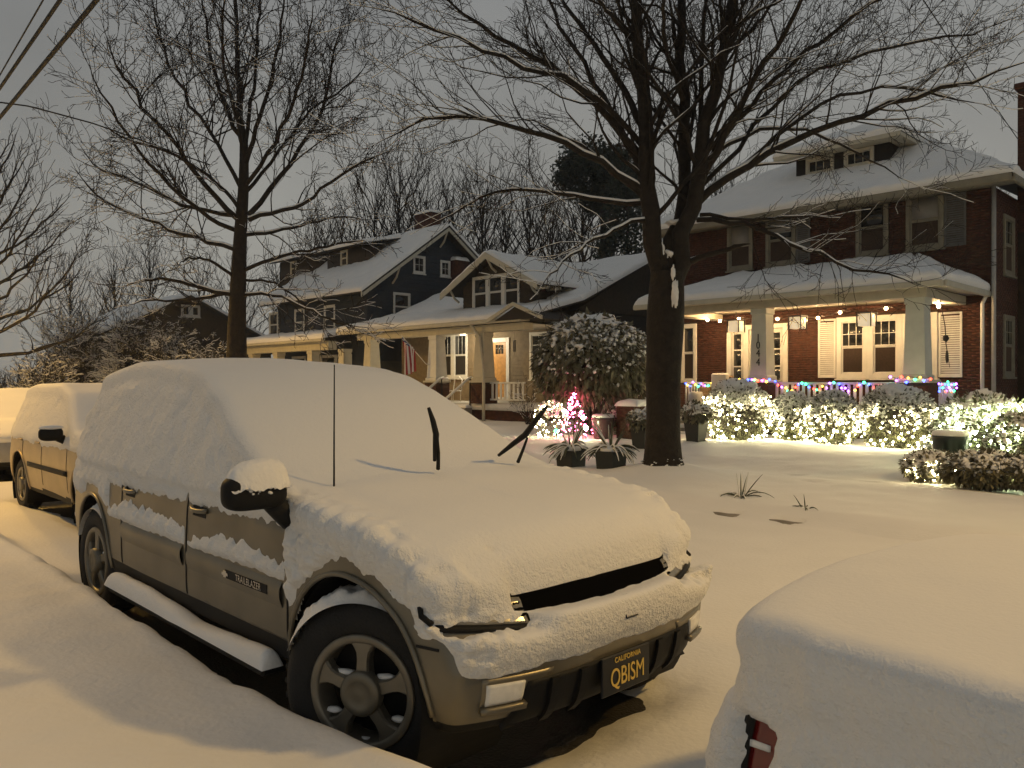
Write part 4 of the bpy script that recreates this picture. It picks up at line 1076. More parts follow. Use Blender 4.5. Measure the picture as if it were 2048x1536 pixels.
rail_run(bh, (colx[0], PY + .36), (colx[0], FY - .05), FL + .12, 1.62, M_white)
# steps
stx0, stx1 = colx[0] + .45, colx[1] - .4
for k in range(4):
    y0 = PY - .2 - .32 * (k + 1)
    st = obj('step', box(stx0, stx1, y0, y0 + .33, 0.0, FL - .10 - .17 * k - .05 * (k == 0), .01), M_conc, bh)
    zt = FL - .10 - .17 * k - .05 * (k == 0)
    obj('step_snow', snow_slab([(stx0, y0 + .02, zt), (stx1, y0 + .02, zt), (stx1, y0 + .31, zt), (stx0, y0 + .31, zt)], .09, .06, .01, .02, k), M_snow, st, True)
# number on the column
for i, ch in enumerate('1044'):
    tv, tf = text_mesh(ch, .27, 1, .006); tv[:, 0] *= .85
    zt = zw(1513, [676, 691, 707, 725][i], PY - .25)
    obj('house_number', (np.stack([colx[1] + tv[:, 0], PY - .205 - tv[:, 2] + .0, zt + tv[:, 1]], 1), tf), M_metal, bh)
# main hipped roof with a wide dormer
RX0, RX1, RY0, RY1, RZ, RK = HX0 - .6, HX1 + .6, FY - .62, 31.6, 6.45, 9.65
rcx, rcy = (RX0 + RX1) / 2, (RY0 + RY1) / 2
roof(bh, [(RX0, RY0, RZ), (RX1, RY0, RZ), (rcx + .3, rcy, RK), (rcx - .3, rcy, RK)], .12, .16, 5)
roof(bh, [(RX1, RY0, RZ), (RX1, RY1, RZ), (rcx + .31, rcy + .01, RK), (rcx + .3, rcy, RK)], .12, .16, 6)
roof(bh, [(RX0, RY1, RZ), (RX0, RY0, RZ), (rcx - .3, rcy, RK), (rcx - .31, rcy + .01, RK)], .12, .16, 7)
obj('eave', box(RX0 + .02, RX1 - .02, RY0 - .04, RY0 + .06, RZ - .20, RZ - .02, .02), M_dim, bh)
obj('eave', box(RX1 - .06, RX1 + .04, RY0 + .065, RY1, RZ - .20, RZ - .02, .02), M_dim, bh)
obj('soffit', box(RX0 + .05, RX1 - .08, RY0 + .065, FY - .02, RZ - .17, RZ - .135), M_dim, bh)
dy = 22.9; dxa, dxb = xw(1592, dy), xw(1778, dy)
zr = RZ + (dy - RY0) / (rcy - RY0) * (RK - RZ)
dzt = zr + .66
dm = obj('dormer', box(dxa, dxb, dy, 25.4, zr - .3, dzt), M_dark, bh)
for (pa, pb) in ((1612, 1668), (1688, 1748)):
    window(bh, 'S', dy, xw(pa, dy), xw(pb, dy), zr + .12, dzt - .03, cas=.08, mt=M_cream, upper=True, cols=3, rows=1, mid=False, sill=False)
ea, eb, ey = dxa - .5, dxb + .5, dy - .5
obj('dormer_eave', box(ea + .02, eb - .02, ey, dy - .005, dzt - .02, dzt + .10, .01), M_cream, bh)
obj('dormer_eave', box(dxb + .005, eb - .02, dy - .004, 25.2, dzt - .02, dzt + .10, .01), M_cream, bh)
roof(bh, [(ea, ey, dzt + .11), (eb, ey, dzt + .11), (eb - 1.3, dy + 1.5, dzt + .95), (ea + 1.3, dy + 1.5, dzt + .95)], .04, .15, 8)
roof(bh, [(eb, ey, dzt + .11), (eb, 25.6, dzt + .11), (eb - 1.29, 25.6, dzt + .95), (eb - 1.3, dy + 1.5, dzt + .95)], .04, .15, 9)
chx, chy = -5.75, 23.9
ck = obj('chimney', box(chx, chx + .95, chy, chy + .75, 0, 9.2), M_mortar, bh)
o = obj('bricks', join(*[(b[0], b[1].tolist()) for b in (bricks('S', chy, chx, chx + .95, 5.5, 9.2, seed=8), bricks('E', chx + .95, chy, chy + .75, 5.5, 9.2, seed=9))]), M_brick, ck); o['kind'] = 'stuff'
obj('chimney_cap', box(chx - .07, chx + 1.02, chy - .07, chy + .82, 9.2, 9.36, .02), M_brick, ck)
# porch lanterns, string bulbs
bm_bulb = new_mesh('bulb', *ico(.045, 2), M_bulb, True)
BY = 20.75
bl = thing('porch_light_string', 'string of warm globe bulbs along the brick porch ceiling', 'string lights', (colx[1], BY, 3.3))
bp = []
for (px, py) in ((1394, 633), (1415, 640), (1440, 642), (1478, 638), (1555, 638), (1596, 634), (1636, 636), (1680, 625), (1772, 617), (1877, 613)):
    p = np.array(at_Y(px, py, BY)); p[0] = min(p[0], PX1 - .05); p[2] = min(p[2], 3.60); bp.append(p); inst('bulb', bm_bulb, p, bl)
    shadow_lamp(bl, p + (0, -.06, -.0), (1.0, .62, .28), 62)
wp_ = []
for p, q in zip(bp[:-1], bp[1:]):
    for t_ in (0, .25, .5, .75): wp_.append(p * (1 - t_) + q * t_ + np.array([0, 0, .05 - .06 * math.sin(math.pi * t_)]))
obj('wire', tube(wp_, .006, 5), M_wire, bl)
for (px, py, ll_) in ((1472, 653, 'above the door sidelight'), (1595, 646, 'between the door and the shutter'), (1733, 640, 'in front of the triple window')):
    c = np.array(at_Y(px, py, 20.0)); lt = thing('porch_lantern', 'square glass porch lantern hanging ' + ll_, 'lantern', tuple(c), 'lanterns on the brick porch')
    h = .17
    obj('glass', box(c[0] - h * .88, c[0] + h * .88, c[1] - h * .88, c[1] + h * .88, c[2] - .15, c[2] + .15), M_lantern, lt)
    fr = [box(c[0] + sx * h - .012, c[0] + sx * h + .012, c[1] + sy * h - .012, c[1] + sy * h + .012, c[2] - .17, c[2] + .17) for sx in (-1, 1) for sy in (-1, 1)]
    for q_ in fr: obj('frame_post', q_, M_metal, lt)
    obj('top', join(box(c[0] - h - .02, c[0] + h + .02, c[1] - h - .02, c[1] + h + .02, c[2] + .171, c[2] + .19), tube([c + (0, 0, .18), (c[0], c[1], 3.66)], .008, 5)), M_metal, lt)
# chair, stool on the porch
cxp = xw(1432, 20.4)
ch = thing('porch_armchair', 'wicker armchair with pale cushion beside the porch railing', 'chair', (cxp, 20.4, FL))
obj('seat', box(cxp - .33, cxp + .33, 20.1, 20.75, FL + .2, FL + .42, .04), M_wick, ch)
obj('backrest', box(cxp - .34, cxp + .34, 20.72, 20.85, FL + .2, FL + .95, .04), M_wick, ch)
for s in (-1, 1):
    obj('armrest', box(cxp + s * .33 - .05, cxp + s * .33 + .05, 20.1, 20.75, FL + .05, FL + .62, .03), M_wick, ch)
    for yy_ in (20.14, 20.78): obj('leg', box(cxp + s * .3 - .025, cxp + s * .3 + .025, yy_ - .025, yy_ + .025, FL, FL + .22), M_wick, ch)
obj('cushion', box(cxp - .28, cxp + .28, 20.55, 20.70, FL + .44, FL + 1.02, .05), M_white, ch)
sx_ = xw(1392, 19.9); pv_, pf_ = lathe([(.14, 0), (.19, .02), (.21, .15), (.21, .36), (.18, .47), (.15, .48)], 20, (sx_, 19.9, FL))
obj('garden_stool', (pv_, pf_), M_white, None, True, 'white drum stool on the brick porch beside the armchair', 'stool')
# dead wreath branch ornament between column and shutter
# ------------------------------------------------------------------ brown bungalow with the flag
B2Y, P2Y = 21.5, 19.0
h2 = thing('brown_bungalow', 'brown shingled bungalow with dormer gable and lit front door', 'house', (-24.5, 25, 0))
X0, X1 = -29.2, -18.9
hol2 = []
dw = (xw(981, B2Y), xw(1020, B2Y), FL, zw(1000, 676, B2Y))
ww = (xw(878, B2Y), xw(936, B2Y), zw(905, 757, B2Y), zw(905, 666, B2Y))
rw = (xw(1060, B2Y), xw(1096, B2Y), zw(1078, 759, B2Y), zw(1078, 664, B2Y))
obj('wall', box(X0, X1, B2Y, 31, 0, 4.2), M_dark, h2)
siding(h2, 'S', B2Y, X0, X1, FL, 3.75, .145, M_tan, holes=[dw, ww, rw])
obj('foundation', box(X0 - .01, X1 + .01, B2Y - .04, 31.02, 0, FL), M_brick, h2)
wm = (ww[0] + ww[1]) / 2
window(h2, 'S', B2Y, ww[0], wm, ww[2], ww[3], cas=.11, cols=3, rows=1); window(h2, 'S', B2Y, wm, ww[1], ww[2], ww[3], cas=.11, cols=3, rows=1)
window(h2, 'S', B2Y, *rw, cas=.11, cols=2, rows=2, blind=0)
dsr = obj('door_surround', frame4('S', B2Y, dw[0], dw[1], FL, dw[3], .17, -.02, .06), M_white, h2)
d2 = obj('front_door', FB('S', B2Y, dw[0] + .17, dw[1] - .17, -.02, .03, FL + .02, dw[3] - .17, .01), M_door, h2)
du = (dw[1] - dw[0] - .34)
for k in range(3):
    u = dw[0] + .17 + du * (.2 + .2 * k)
    obj('pane', FB('S', B2Y, u + .01, u + du * .2 - .02, .031, .036, dw[3] - .62, dw[3] - .27), M_glass, d2)
obj('door_handle', FB('S', B2Y, dw[0] + .2, dw[0] + .24, .03, .08, FL + .95, FL + 1.2, .01), M_metal, d2)
# porch
QX0, QX1 = -28.6, xw(1052, P2Y)
obj('porch_floor', box(QX0 - .1, QX1 + .1, P2Y - .15, B2Y - .045, FL - .22, FL), M_white, h2)
obj('porch_base', box(QX0, QX1, P2Y, B2Y - .045, 0, FL - .22), M_brick, h2)
c2 = [xw(739, 18.9), xw(869, 18.9), xw(963, 18.9)]
CT2 = zw(963, 665, 18.9)
for i, cx in enumerate(c2):
    pier(h2, cx, P2Y + .02, FL, 1.60, .68); column(h2, cx, P2Y + .02, 1.67, CT2, .62, .48, [M_cream, M_white, M_cream][i])
obj('porch_beam', box(QX0 - .1, QX1 + .1, P2Y - .2, P2Y + .24, CT2, CT2 + .25, .01), M_cream, h2)
obj('porch_ceiling', box(QX0, QX1, P2Y + .245, B2Y - .05, CT2 + .2, CT2 + .24), M_white, h2)
rail_run(h2, (c2[2] + .36, P2Y), (QX1 - .05, P2Y), FL + .12, 1.62, M_white, sp=.2, w=.05)
EV2 = CT2 + .30
obj('gutter', box(X0 - .45, X1 + .4, 18.35, 18.46, EV2 - .05, EV2 + .09, .02), M_cream, h2)
obj('soffit', box(X0 - .4, X1 + .4, 18.465, P2Y - .205, EV2 - .03, EV2 + .0), M_cream, h2)
roof(h2, [(X0 - .5, 18.4, EV2 + .09), (X1 + .5, 18.4, EV2 + .09), (X1 + .5, 21.4, EV2 + .85), (X0 - .5, 21.4, EV2 + .85)], .08, .18, 11, res=.14)
roof(h2, [(X0 - .5, 21.4, EV2 + .85), (X1 + .5, 21.4, EV2 + .85), (X1 + .5, 26.2, EV2 + 3.0), (X0 - .5, 26.2, EV2 + 3.0)], .08, .18, 12)
roof(h2, [(X1 + .5, 31.4, EV2 + .5), (X0 - .5, 31.4, EV2 + .5), (X0 - .5, 26.2, EV2 + 3.0), (X1 + .5, 26.2, EV2 + 3.0)], .08, .18, 13)
obj('gable_wall', prism([(B2Y, 4.15), (31, 4.15), (26.2, EV2 + 2.85)], 'x', X0, X1), M_brown, h2)
obj('downspout', tube([(c2[2] - .05, 18.4, EV2), (c2[2] + .05, 18.75, EV2 - .45), (c2[2] + .30, 18.72, 2.0), (c2[2] + .42, 18.62, 1.5), (c2[2] + .42, 18.62, .2)], .055, 8), M_cream, h2, True)
# dormer gable
D2 = 20.7; e0, e1 = xw(927, D2), xw(1066, D2); em_ = (e0 + e1) / 2
zb_ = zw(1000, 632, D2); ze = zw(1066, 556, D2); zp = ze + .98
obj('dormer', prism([(e0, zb_ - .5), (e1, zb_ - .5), (e1, ze), (em_, zp), (e0, ze)], 'y', D2, 26.0), M_dark, h2)
tw = (xw(946, D2), xw(1040, D2), zw(990, 621, D2), zw(990, 549, D2))
def g0(z): return e0 + max(0, (z - ze) / (zp - ze)) * (em_ - e0)
def g1(z): return e1 - max(0, (z - ze) / (zp - ze)) * (e1 - em_)
siding(h2, 'S', D2, g0, g1, zb_, zp - .1, .16, M_brown, holes=[tw], name='shingle_course')
siding(h2, 'E', e1, D2, 24.5, zb_, ze, .16, M_brown, name='shingle_course')
wt = (tw[1] - tw[0]) / 3
for k in range(3): window(h2, 'S', D2, tw[0] + wt * k, tw[0] + wt * (k + 1), tw[2], tw[3], cas=.09, upper=False)
ov = .55; sl = (zp - ze) / (em_ - e0); ol = .75
rl = [(e0 - ol, D2 - ov, ze - sl * ol + .10), (em_, D2 - ov, zp + .10), (em_, 26.5, zp + .10), (e0 - ol, 26.5, ze - sl * ol + .10)]
rr_ = [(em_, D2 - ov, zp + .10), (e1 + ol, D2 - ov, ze - sl * ol + .10), (e1 + ol, 26.5, ze - sl * ol + .10), (em_, 26.5, zp + .10)]
roof(h2, rl, .06, .14, 15, res=.12); roof(h2, rr_, .06, .14, 16, res=.12)
for (pa, pb) in (((e0 - ol, ze - sl * ol), (em_, zp)), ((em_, zp), (e1 + ol, ze - sl * ol))):
    obj('bargeboard', prism([(pa[0], pa[1] - .13), (pb[0], pb[1] - .13), (pb[0], pb[1] + .11), (pa[0], pa[1] + .11)], 'y', D2 - ov - .05, D2 - ov - .005), M_cream, h2)
for (bx_, bz_) in ((e0 - .25, ze - .1), (em_, zp - .08), (e1 + .25, ze - .1)):
    obj('bracket', tube([(bx_, D2 - .02, bz_ - .5), (bx_, D2 - .25, bz_ - .36), (bx_, D2 - .5, bz_ - .02)], .045, 6), M_cream, h2)
for k in range(7):
    yy_ = D2 + .1 + k * .62; obj('rafter_tail', box(e1 + .02, e1 + ol - .06, yy_ - .04, yy_ + .04, ze - sl * ol * .8 - .12, ze - sl * ol * .8 + .0), M_cream, h2)
# low dark gable over the door end of the porch
gx0, gx1 = xw(985, 18.2), xw(1068, 18.2); gm = (gx0 + gx1) / 2
obj('porch_gable', prism([(gx0, EV2 + .0), (gx1, EV2 + .0), (gm, EV2 + .42)], 'y', 18.30, 20.5), M_dark, h2)
obj('bargeboard', prism([(gx0 - .3, EV2 - .06), (gm, EV2 + .44), (gx1 + .3, EV2 - .06), (gx1 + .3, EV2 + .06), (gm, EV2 + .56), (gx0 - .3, EV2 + .06)], 'y', 18.18, 18.28), M_cream, h2)
ck = obj('chimney', box(xw(888, 26), xw(912, 26), 26, 26.9, 4, zw(905, 520, 26)), M_brick, h2)
obj('chimney_snow', snow_slab([(xw(888, 26), 26, zw(905, 520, 26)), (xw(912, 26), 26, zw(905, 520, 26)), (xw(912, 26), 26.9, zw(905, 520, 26)), (xw(888, 26), 26.9, zw(905, 520, 26))], .2, .1, .02, .04), M_snow, ck, True)
# steps with handrails
s0, s1 = c2[1] + .5, c2[2] - .45
for k in range(4):
    y0 = P2Y - .15 - .32 * (k + 1); zt = FL - .17 * (k + 1) + .02
    st = obj('step', box(s0, s1, y0, y0 + .33, 0, zt, .01), M_conc, h2)
    obj('step_snow', snow_slab([(s0, y0 + .02, zt), (s1, y0 + .02, zt), (s1, y0 + .31, zt), (s0, y0 + .31, zt)], .10, .06, .01, .02, k), M_snow, st, True)
for xx in (s0 + .05, s1 - .05):
    hr = obj('handrail', tube([(xx, P2Y - .1, FL + .92), (xx, P2Y - .25, FL + .90), (xx, P2Y - 1.5, FL + .05)], .045, 6), M_white, h2, True)
    obj('rail_post', tube([(xx, P2Y - .2, FL - .2), (xx, P2Y - .2, FL + .9)], .03, 6), M_metal, hr); obj('rail_post', tube([(xx, P2Y - 1.42, .1), (xx, P2Y - 1.42, FL + .12)], .03, 6), M_metal, hr)
lp = thing('porch_ceiling_light', 'white ceiling light above the stained front door', 'lamp', (dw[0] - .3, 20.3, CT2 + .08))
v, f = lathe([(.05, 0), (.13, .02), (.15, .07), (.15, .12)], 16, (dw[0] - .3, 20.3, CT2 + .08)); obj('globe', (v, f), M_bulb, lp, True)
shadow_lamp(lp, (dw[0] - .3, 20.3, CT2 - .05), (1.0, .84, .58), 170, .10)
wc = (xw(1029, 20.9), 20.9)
ch2 = thing('wind_chime', 'dark wind chime hanging beside the stained front door', 'wind chime', (wc[0], wc[1], CT2 - .75))
obj('top_disc', lathe([(.06, 0), (.06, .03)], 10, (wc[0], wc[1], CT2 - .22)), M_metal, ch2)
for k in range(5):
    a = k * 1.257; obj('chime_tube', tube([(wc[0] + .04 * math.cos(a), wc[1] + .04 * math.sin(a), CT2 - .22), (wc[0] + .04 * math.cos(a), wc[1] + .04 * math.sin(a), CT2 - .62)], .010, 6), M_metal, ch2)
obj('cord', tube([(wc[0], wc[1], CT2 + .2), (wc[0], wc[1], CT2 - .75)], .004, 4), M_metal, ch2)
# porch furniture: white metal chair and planter
pcx = xw(905, 19.9)
pc_ = thing('porch_chair', 'white metal chair on the bungalow porch behind the handrail', 'chair', (pcx, 19.9, FL))
obj('seat', box(pcx - .25, pcx + .25, 19.65, 20.15, FL + .40, FL + .44, .01), M_white, pc_)
obj('backrest', tube([(pcx - .24, 20.15, FL + .44), (pcx - .22, 20.2, FL + .85), (pcx, 20.22, FL + .98), (pcx + .22, 20.2, FL + .85), (pcx + .24, 20.15, FL + .44)], .025, 6), M_white, pc_, True)
for s in (-1, 1):
    for yy_ in (19.68, 20.12): obj('leg', tube([(pcx + s * .22, yy_, FL), (pcx + s * .22, yy_, FL + .41)], .016, 5), M_white, pc_)
# flag
fp0 = np.array(at_Y(852, 728, 18.62)); fp1 = np.array(at_Y(802, 670, 17.95))
fl = thing('porch_flag', 'American flag hanging limp from a slanted white pole on the bungalow column', 'flag', tuple(fp0))
obj('pole', tube([fp0 + (0, .35, -.05), fp0, fp1], .016, 8), M_white, fl, True)
nu_, nv_ = 14, 27
fv = []; 
for j in range(nv_):
    for i in range(nu_):
        s = i / (nu_ - 1); t_ = j / (nv_ - 1)
        p = fp1 * (1 - s * .62) + fp0 * (s * .62)
        drop = 1.55 * t_ * (1 - .12 * s)
        q = np.array([p[0] + (fp1[0] + .30 - p[0]) * t_ * .55, p[1] + .07 * math.sin(s * 11 + t_ * 2) * (.3 + t_), p[2] * (1 - t_) + (fp1[2] - drop) * t_ + (p[2] - fp1[2]) * (1 - t_) * 0])
        fv.append(q)
ff = []; fmi = []
for j in range(nv_ - 1):
    for i in range(nu_ - 1):
        ff.append([j * nu_ + i, j * nu_ + i + 1, (j + 1) * nu_ + i + 1, (j + 1) * nu_ + i])
        st_ = i
        fmi.append((2 if (i + j) % 4 else 1) if (i < 7 and j < 10) else (0 if st_ % 2 == 0 else 1))
obj('cloth', (np.array(fv), np.array(ff)), [M_fr, M_fw, M_fb], fl, True, fm=fmi)
# ------------------------------------------------------------------ blue gabled house
h3 = thing('blue_house', 'dark blue shingled house with steep snowy gable and cream porch', 'house', (-35.3, 25, 0))
GX = -31.2; LX = -39.6; gy0, gy1, gyp = 21.0, 29.6, 25.3
sl3 = .715; zp3 = 9.25; ze3 = zp3 - sl3 * (gyp - gy0)
obj('wall', box(LX, GX, gy0, gy1, 0, ze3), M_blue, h3)
obj('gable_wall', prism([(gy0, ze3), (gy1, ze3), (gyp, zp3)], 'x', LX + .2, GX), M_blue, h3)
def a0_(z): return gy0 if z < ze3 else gy0 + (z - ze3) / sl3
def a1_(z): return gy1 if z < ze3 else gy1 - (z - ze3) / sl3
def wE(pxa, pxb, pya, pyb): 
    y0 = at_X(pxa, 600, GX)[1]; y1 = at_X(pxb, 600, GX)[1]; return (y0, y1, at_X(pxa, pyb, GX)[2], at_X(pxa, pya, GX)[2])
w31 = wE(826, 850, 510, 546); w32 = wE(786, 820, 584, 642); w33 = wE(880, 900, 520, 553)
siding(h3, 'E', GX, a0_, a1_, 2.6, zp3 - .1, .19, M_blue, th=.03, holes=[w31, w32, w33], name='shingle_course')
siding(h3, 'S', gy0, LX, GX, 3.6, ze3, .19, M_blue, th=.03, name='shingle_course')
window(h3, 'E', GX, *w31, cas=.09, cols=2, rows=2, mid=False); window(h3, 'E', GX, *w32, cas=.09, upper=False); window(h3, 'E', GX, *w33, cas=.09, cols=2, rows=2, mid=False)
for k, pxx in enumerate((548, 600, 660)):
    u = xw(pxx, gy0); window(h3, 'S', gy0, u - .5, u + .5, 4.0, 5.4, cas=.1, upper=False)
ov3 = .75
def rz3(y): return zp3 - sl3 * abs(y - gyp) + .12
roof(h3, [(LX - .6, gy0 - .8, rz3(gy0 - .8)), (GX + ov3, gy0 - .8, rz3(gy0 - .8)), (GX + ov3, gyp, rz3(gyp)), (LX - .6, gyp, rz3(gyp))], .10, .18, 21)
roof(h3, [(GX + ov3, gy1 + .8, rz3(gy1 + .8)), (LX - .6, gy1 + .8, rz3(gy1 + .8)), (LX - .6, gyp, rz3(gyp)), (GX + ov3, gyp, rz3(gyp))], .10, .18, 22)
for s in (-1, 1):
    ye = gyp + s * (gyp - gy0 + .8)
    obj('bargeboard', prism([(ye, rz3(ye) - .30), (gyp, zp3 - .18), (gyp, zp3 + .11), (ye, rz3(ye) - .01)], 'x', GX + ov3 - .06, GX + ov3 - .005), M_cream, h3)
    yb = gyp + s * 2.9
    obj('bracket', tube([(GX + .03, yb, rz3(yb) - 1.0), (GX + .35, yb, rz3(yb) - .75), (GX + ov3 - .1, yb, rz3(yb) - .2)], .05, 6), M_cream, h3)
obj('bracket', tube([(GX + .03, gyp, zp3 - .9), (GX + .35, gyp, zp3 - .65), (GX + ov3 - .1, gyp, zp3 - .1)], .05, 6), M_cream, h3)
for (pa, pb) in ((655, 735), (560, 625)):        # two shed dormers
    dyy = 22.6; u0, u1 = xw(pa, dyy), xw(pb, dyy); zz = rz3(dyy)
    obj('dormer', box(u0, u1, dyy, 25, zz - .4, zz + 1.05), M_brown, h3)
    window(h3, 'S', dyy, (u0 + u1) / 2 - .55, (u0 + u1) / 2 + .1, zz + .12, zz + .98, cas=.08, upper=False, mt=M_cream)
    roof(h3, [(u0 - .4, dyy - .45, zz + 1.05), (u1 + .4, dyy - .45, zz + 1.05), (u1 + .1, 25.2, zz + 1.75), (u0 - .1, 25.2, zz + 1.75)], .07, .16, 23)
ck = obj('chimney', box(xw(838, 26.2), xw(870, 26.2), 25.9, 26.6, 8, zw(855, 428, 26.2)), M_brick, h3)
zc = zw(855, 428, 26.2); obj('chimney_snow', snow_slab([(xw(838, 26.2), 25.9, zc), (xw(870, 26.2), 25.9, zc), (xw(870, 26.2), 26.6, zc), (xw(838, 26.2), 26.6, zc)], .15, .1, .02, .05), M_snow, ck, True)
# porch
zf = 3.05
obj('porch_floor', box(LX, GX + .2, 18.8, gy0 - .005, FL - .15, FL), M_conc, h3)
obj('porch_base', box(LX + .05, GX + .1, 18.95, gy0 - .005, 0, FL - .15), M_brick, h3)
for pxx in (509, 558, 627, 690):
    cx = xw(pxx, 19.0); pier(h3, cx, 19.0, FL, 1.6, .6); column(h3, cx, 19.0, 1.67, zf, .5, .45, M_cream)
obj('porch_beam', box(LX, GX + .3, 18.75, 19.2, zf, zf + .4, .02), M_cream, h3)
obj('gutter', box(LX - .3, GX + .6, 18.32, 18.44, zf + .35, zf + .48, .02), M_cream, h3)
roof(h3, [(LX - .3, 18.35, zf + .5), (GX + .6, 18.35, zf + .5), (GX + .3, gy0 - .01, zf + 1.0), (LX, gy0 - .01, zf + 1.0)], .08, .2, 24)
for (pa, pb) in ((642, 704), (585, 612), (520, 540)):
    a, b = xw(pa, gy0), xw(pb, gy0); n = 2 if b - a > 2 else 1
    for k in range(n): window(h3, 'S', gy0, a + (b - a) * k / n, a + (b - a) * (k + 1) / n, 1.7, 2.95, cas=.1, upper=False)
# ------------------------------------------------------------------ far bungalow at the left
h4 = thing('far_bungalow', 'dark bungalow with a broad low snowy gable beyond the street tree', 'house', (-57, 21, 0))
GX4 = -52.0; LX4 = -62; yp4, zp4, s4 = 21.0, 7.1, .50
obj('wall', box(LX4, GX4, 17.6, 27, 0, 4.6), M_brown, h4)
obj('gable_wall', prism([(16.8, zp4 - s4 * 4.2), (27.2, zp4 - s4 * 6.2), (yp4, zp4)], 'x', LX4 + .2, GX4 + .02), M_brown, h4)
w41 = (at_X(362, 600, GX4)[1], at_X(400, 600, GX4)[1], at_X(380, 634, GX4)[2], at_X(380, 610, GX4)[2])
wm4 = (w41[0] + w41[1]) / 2
window(h4, 'E', GX4 + .02, w41[0], wm4, w41[2], w41[3], cas=.12, upper=False, mid=False); window(h4, 'E', GX4 + .02, wm4, w41[1], w41[2], w41[3], cas=.12, upper=False, mid=False)
def rz4(y): return zp4 - s4 * abs(y - yp4) + .12
roof(h4, [(LX4, 15.6, rz4(15.6)), (GX4 + .9, 15.6, rz4(15.6)), (GX4 + .9, yp4, rz4(yp4)), (LX4, yp4, rz4(yp4))], .12, .2, 31, res=.4)
roof(h4, [(GX4 + .9, 28, rz4(28)), (LX4, 28, rz4(28)), (LX4, yp4, rz4(yp4)), (GX4 + .9, yp4, rz4(yp4))], .12, .2, 32, res=.4)
for k in range(3):
    obj('porch_post', box(GX4 - .5 - k * 3.5, GX4 - .1 - k * 3.5, 16.2, 16.6, 0, 4.4), M_brown, h4)
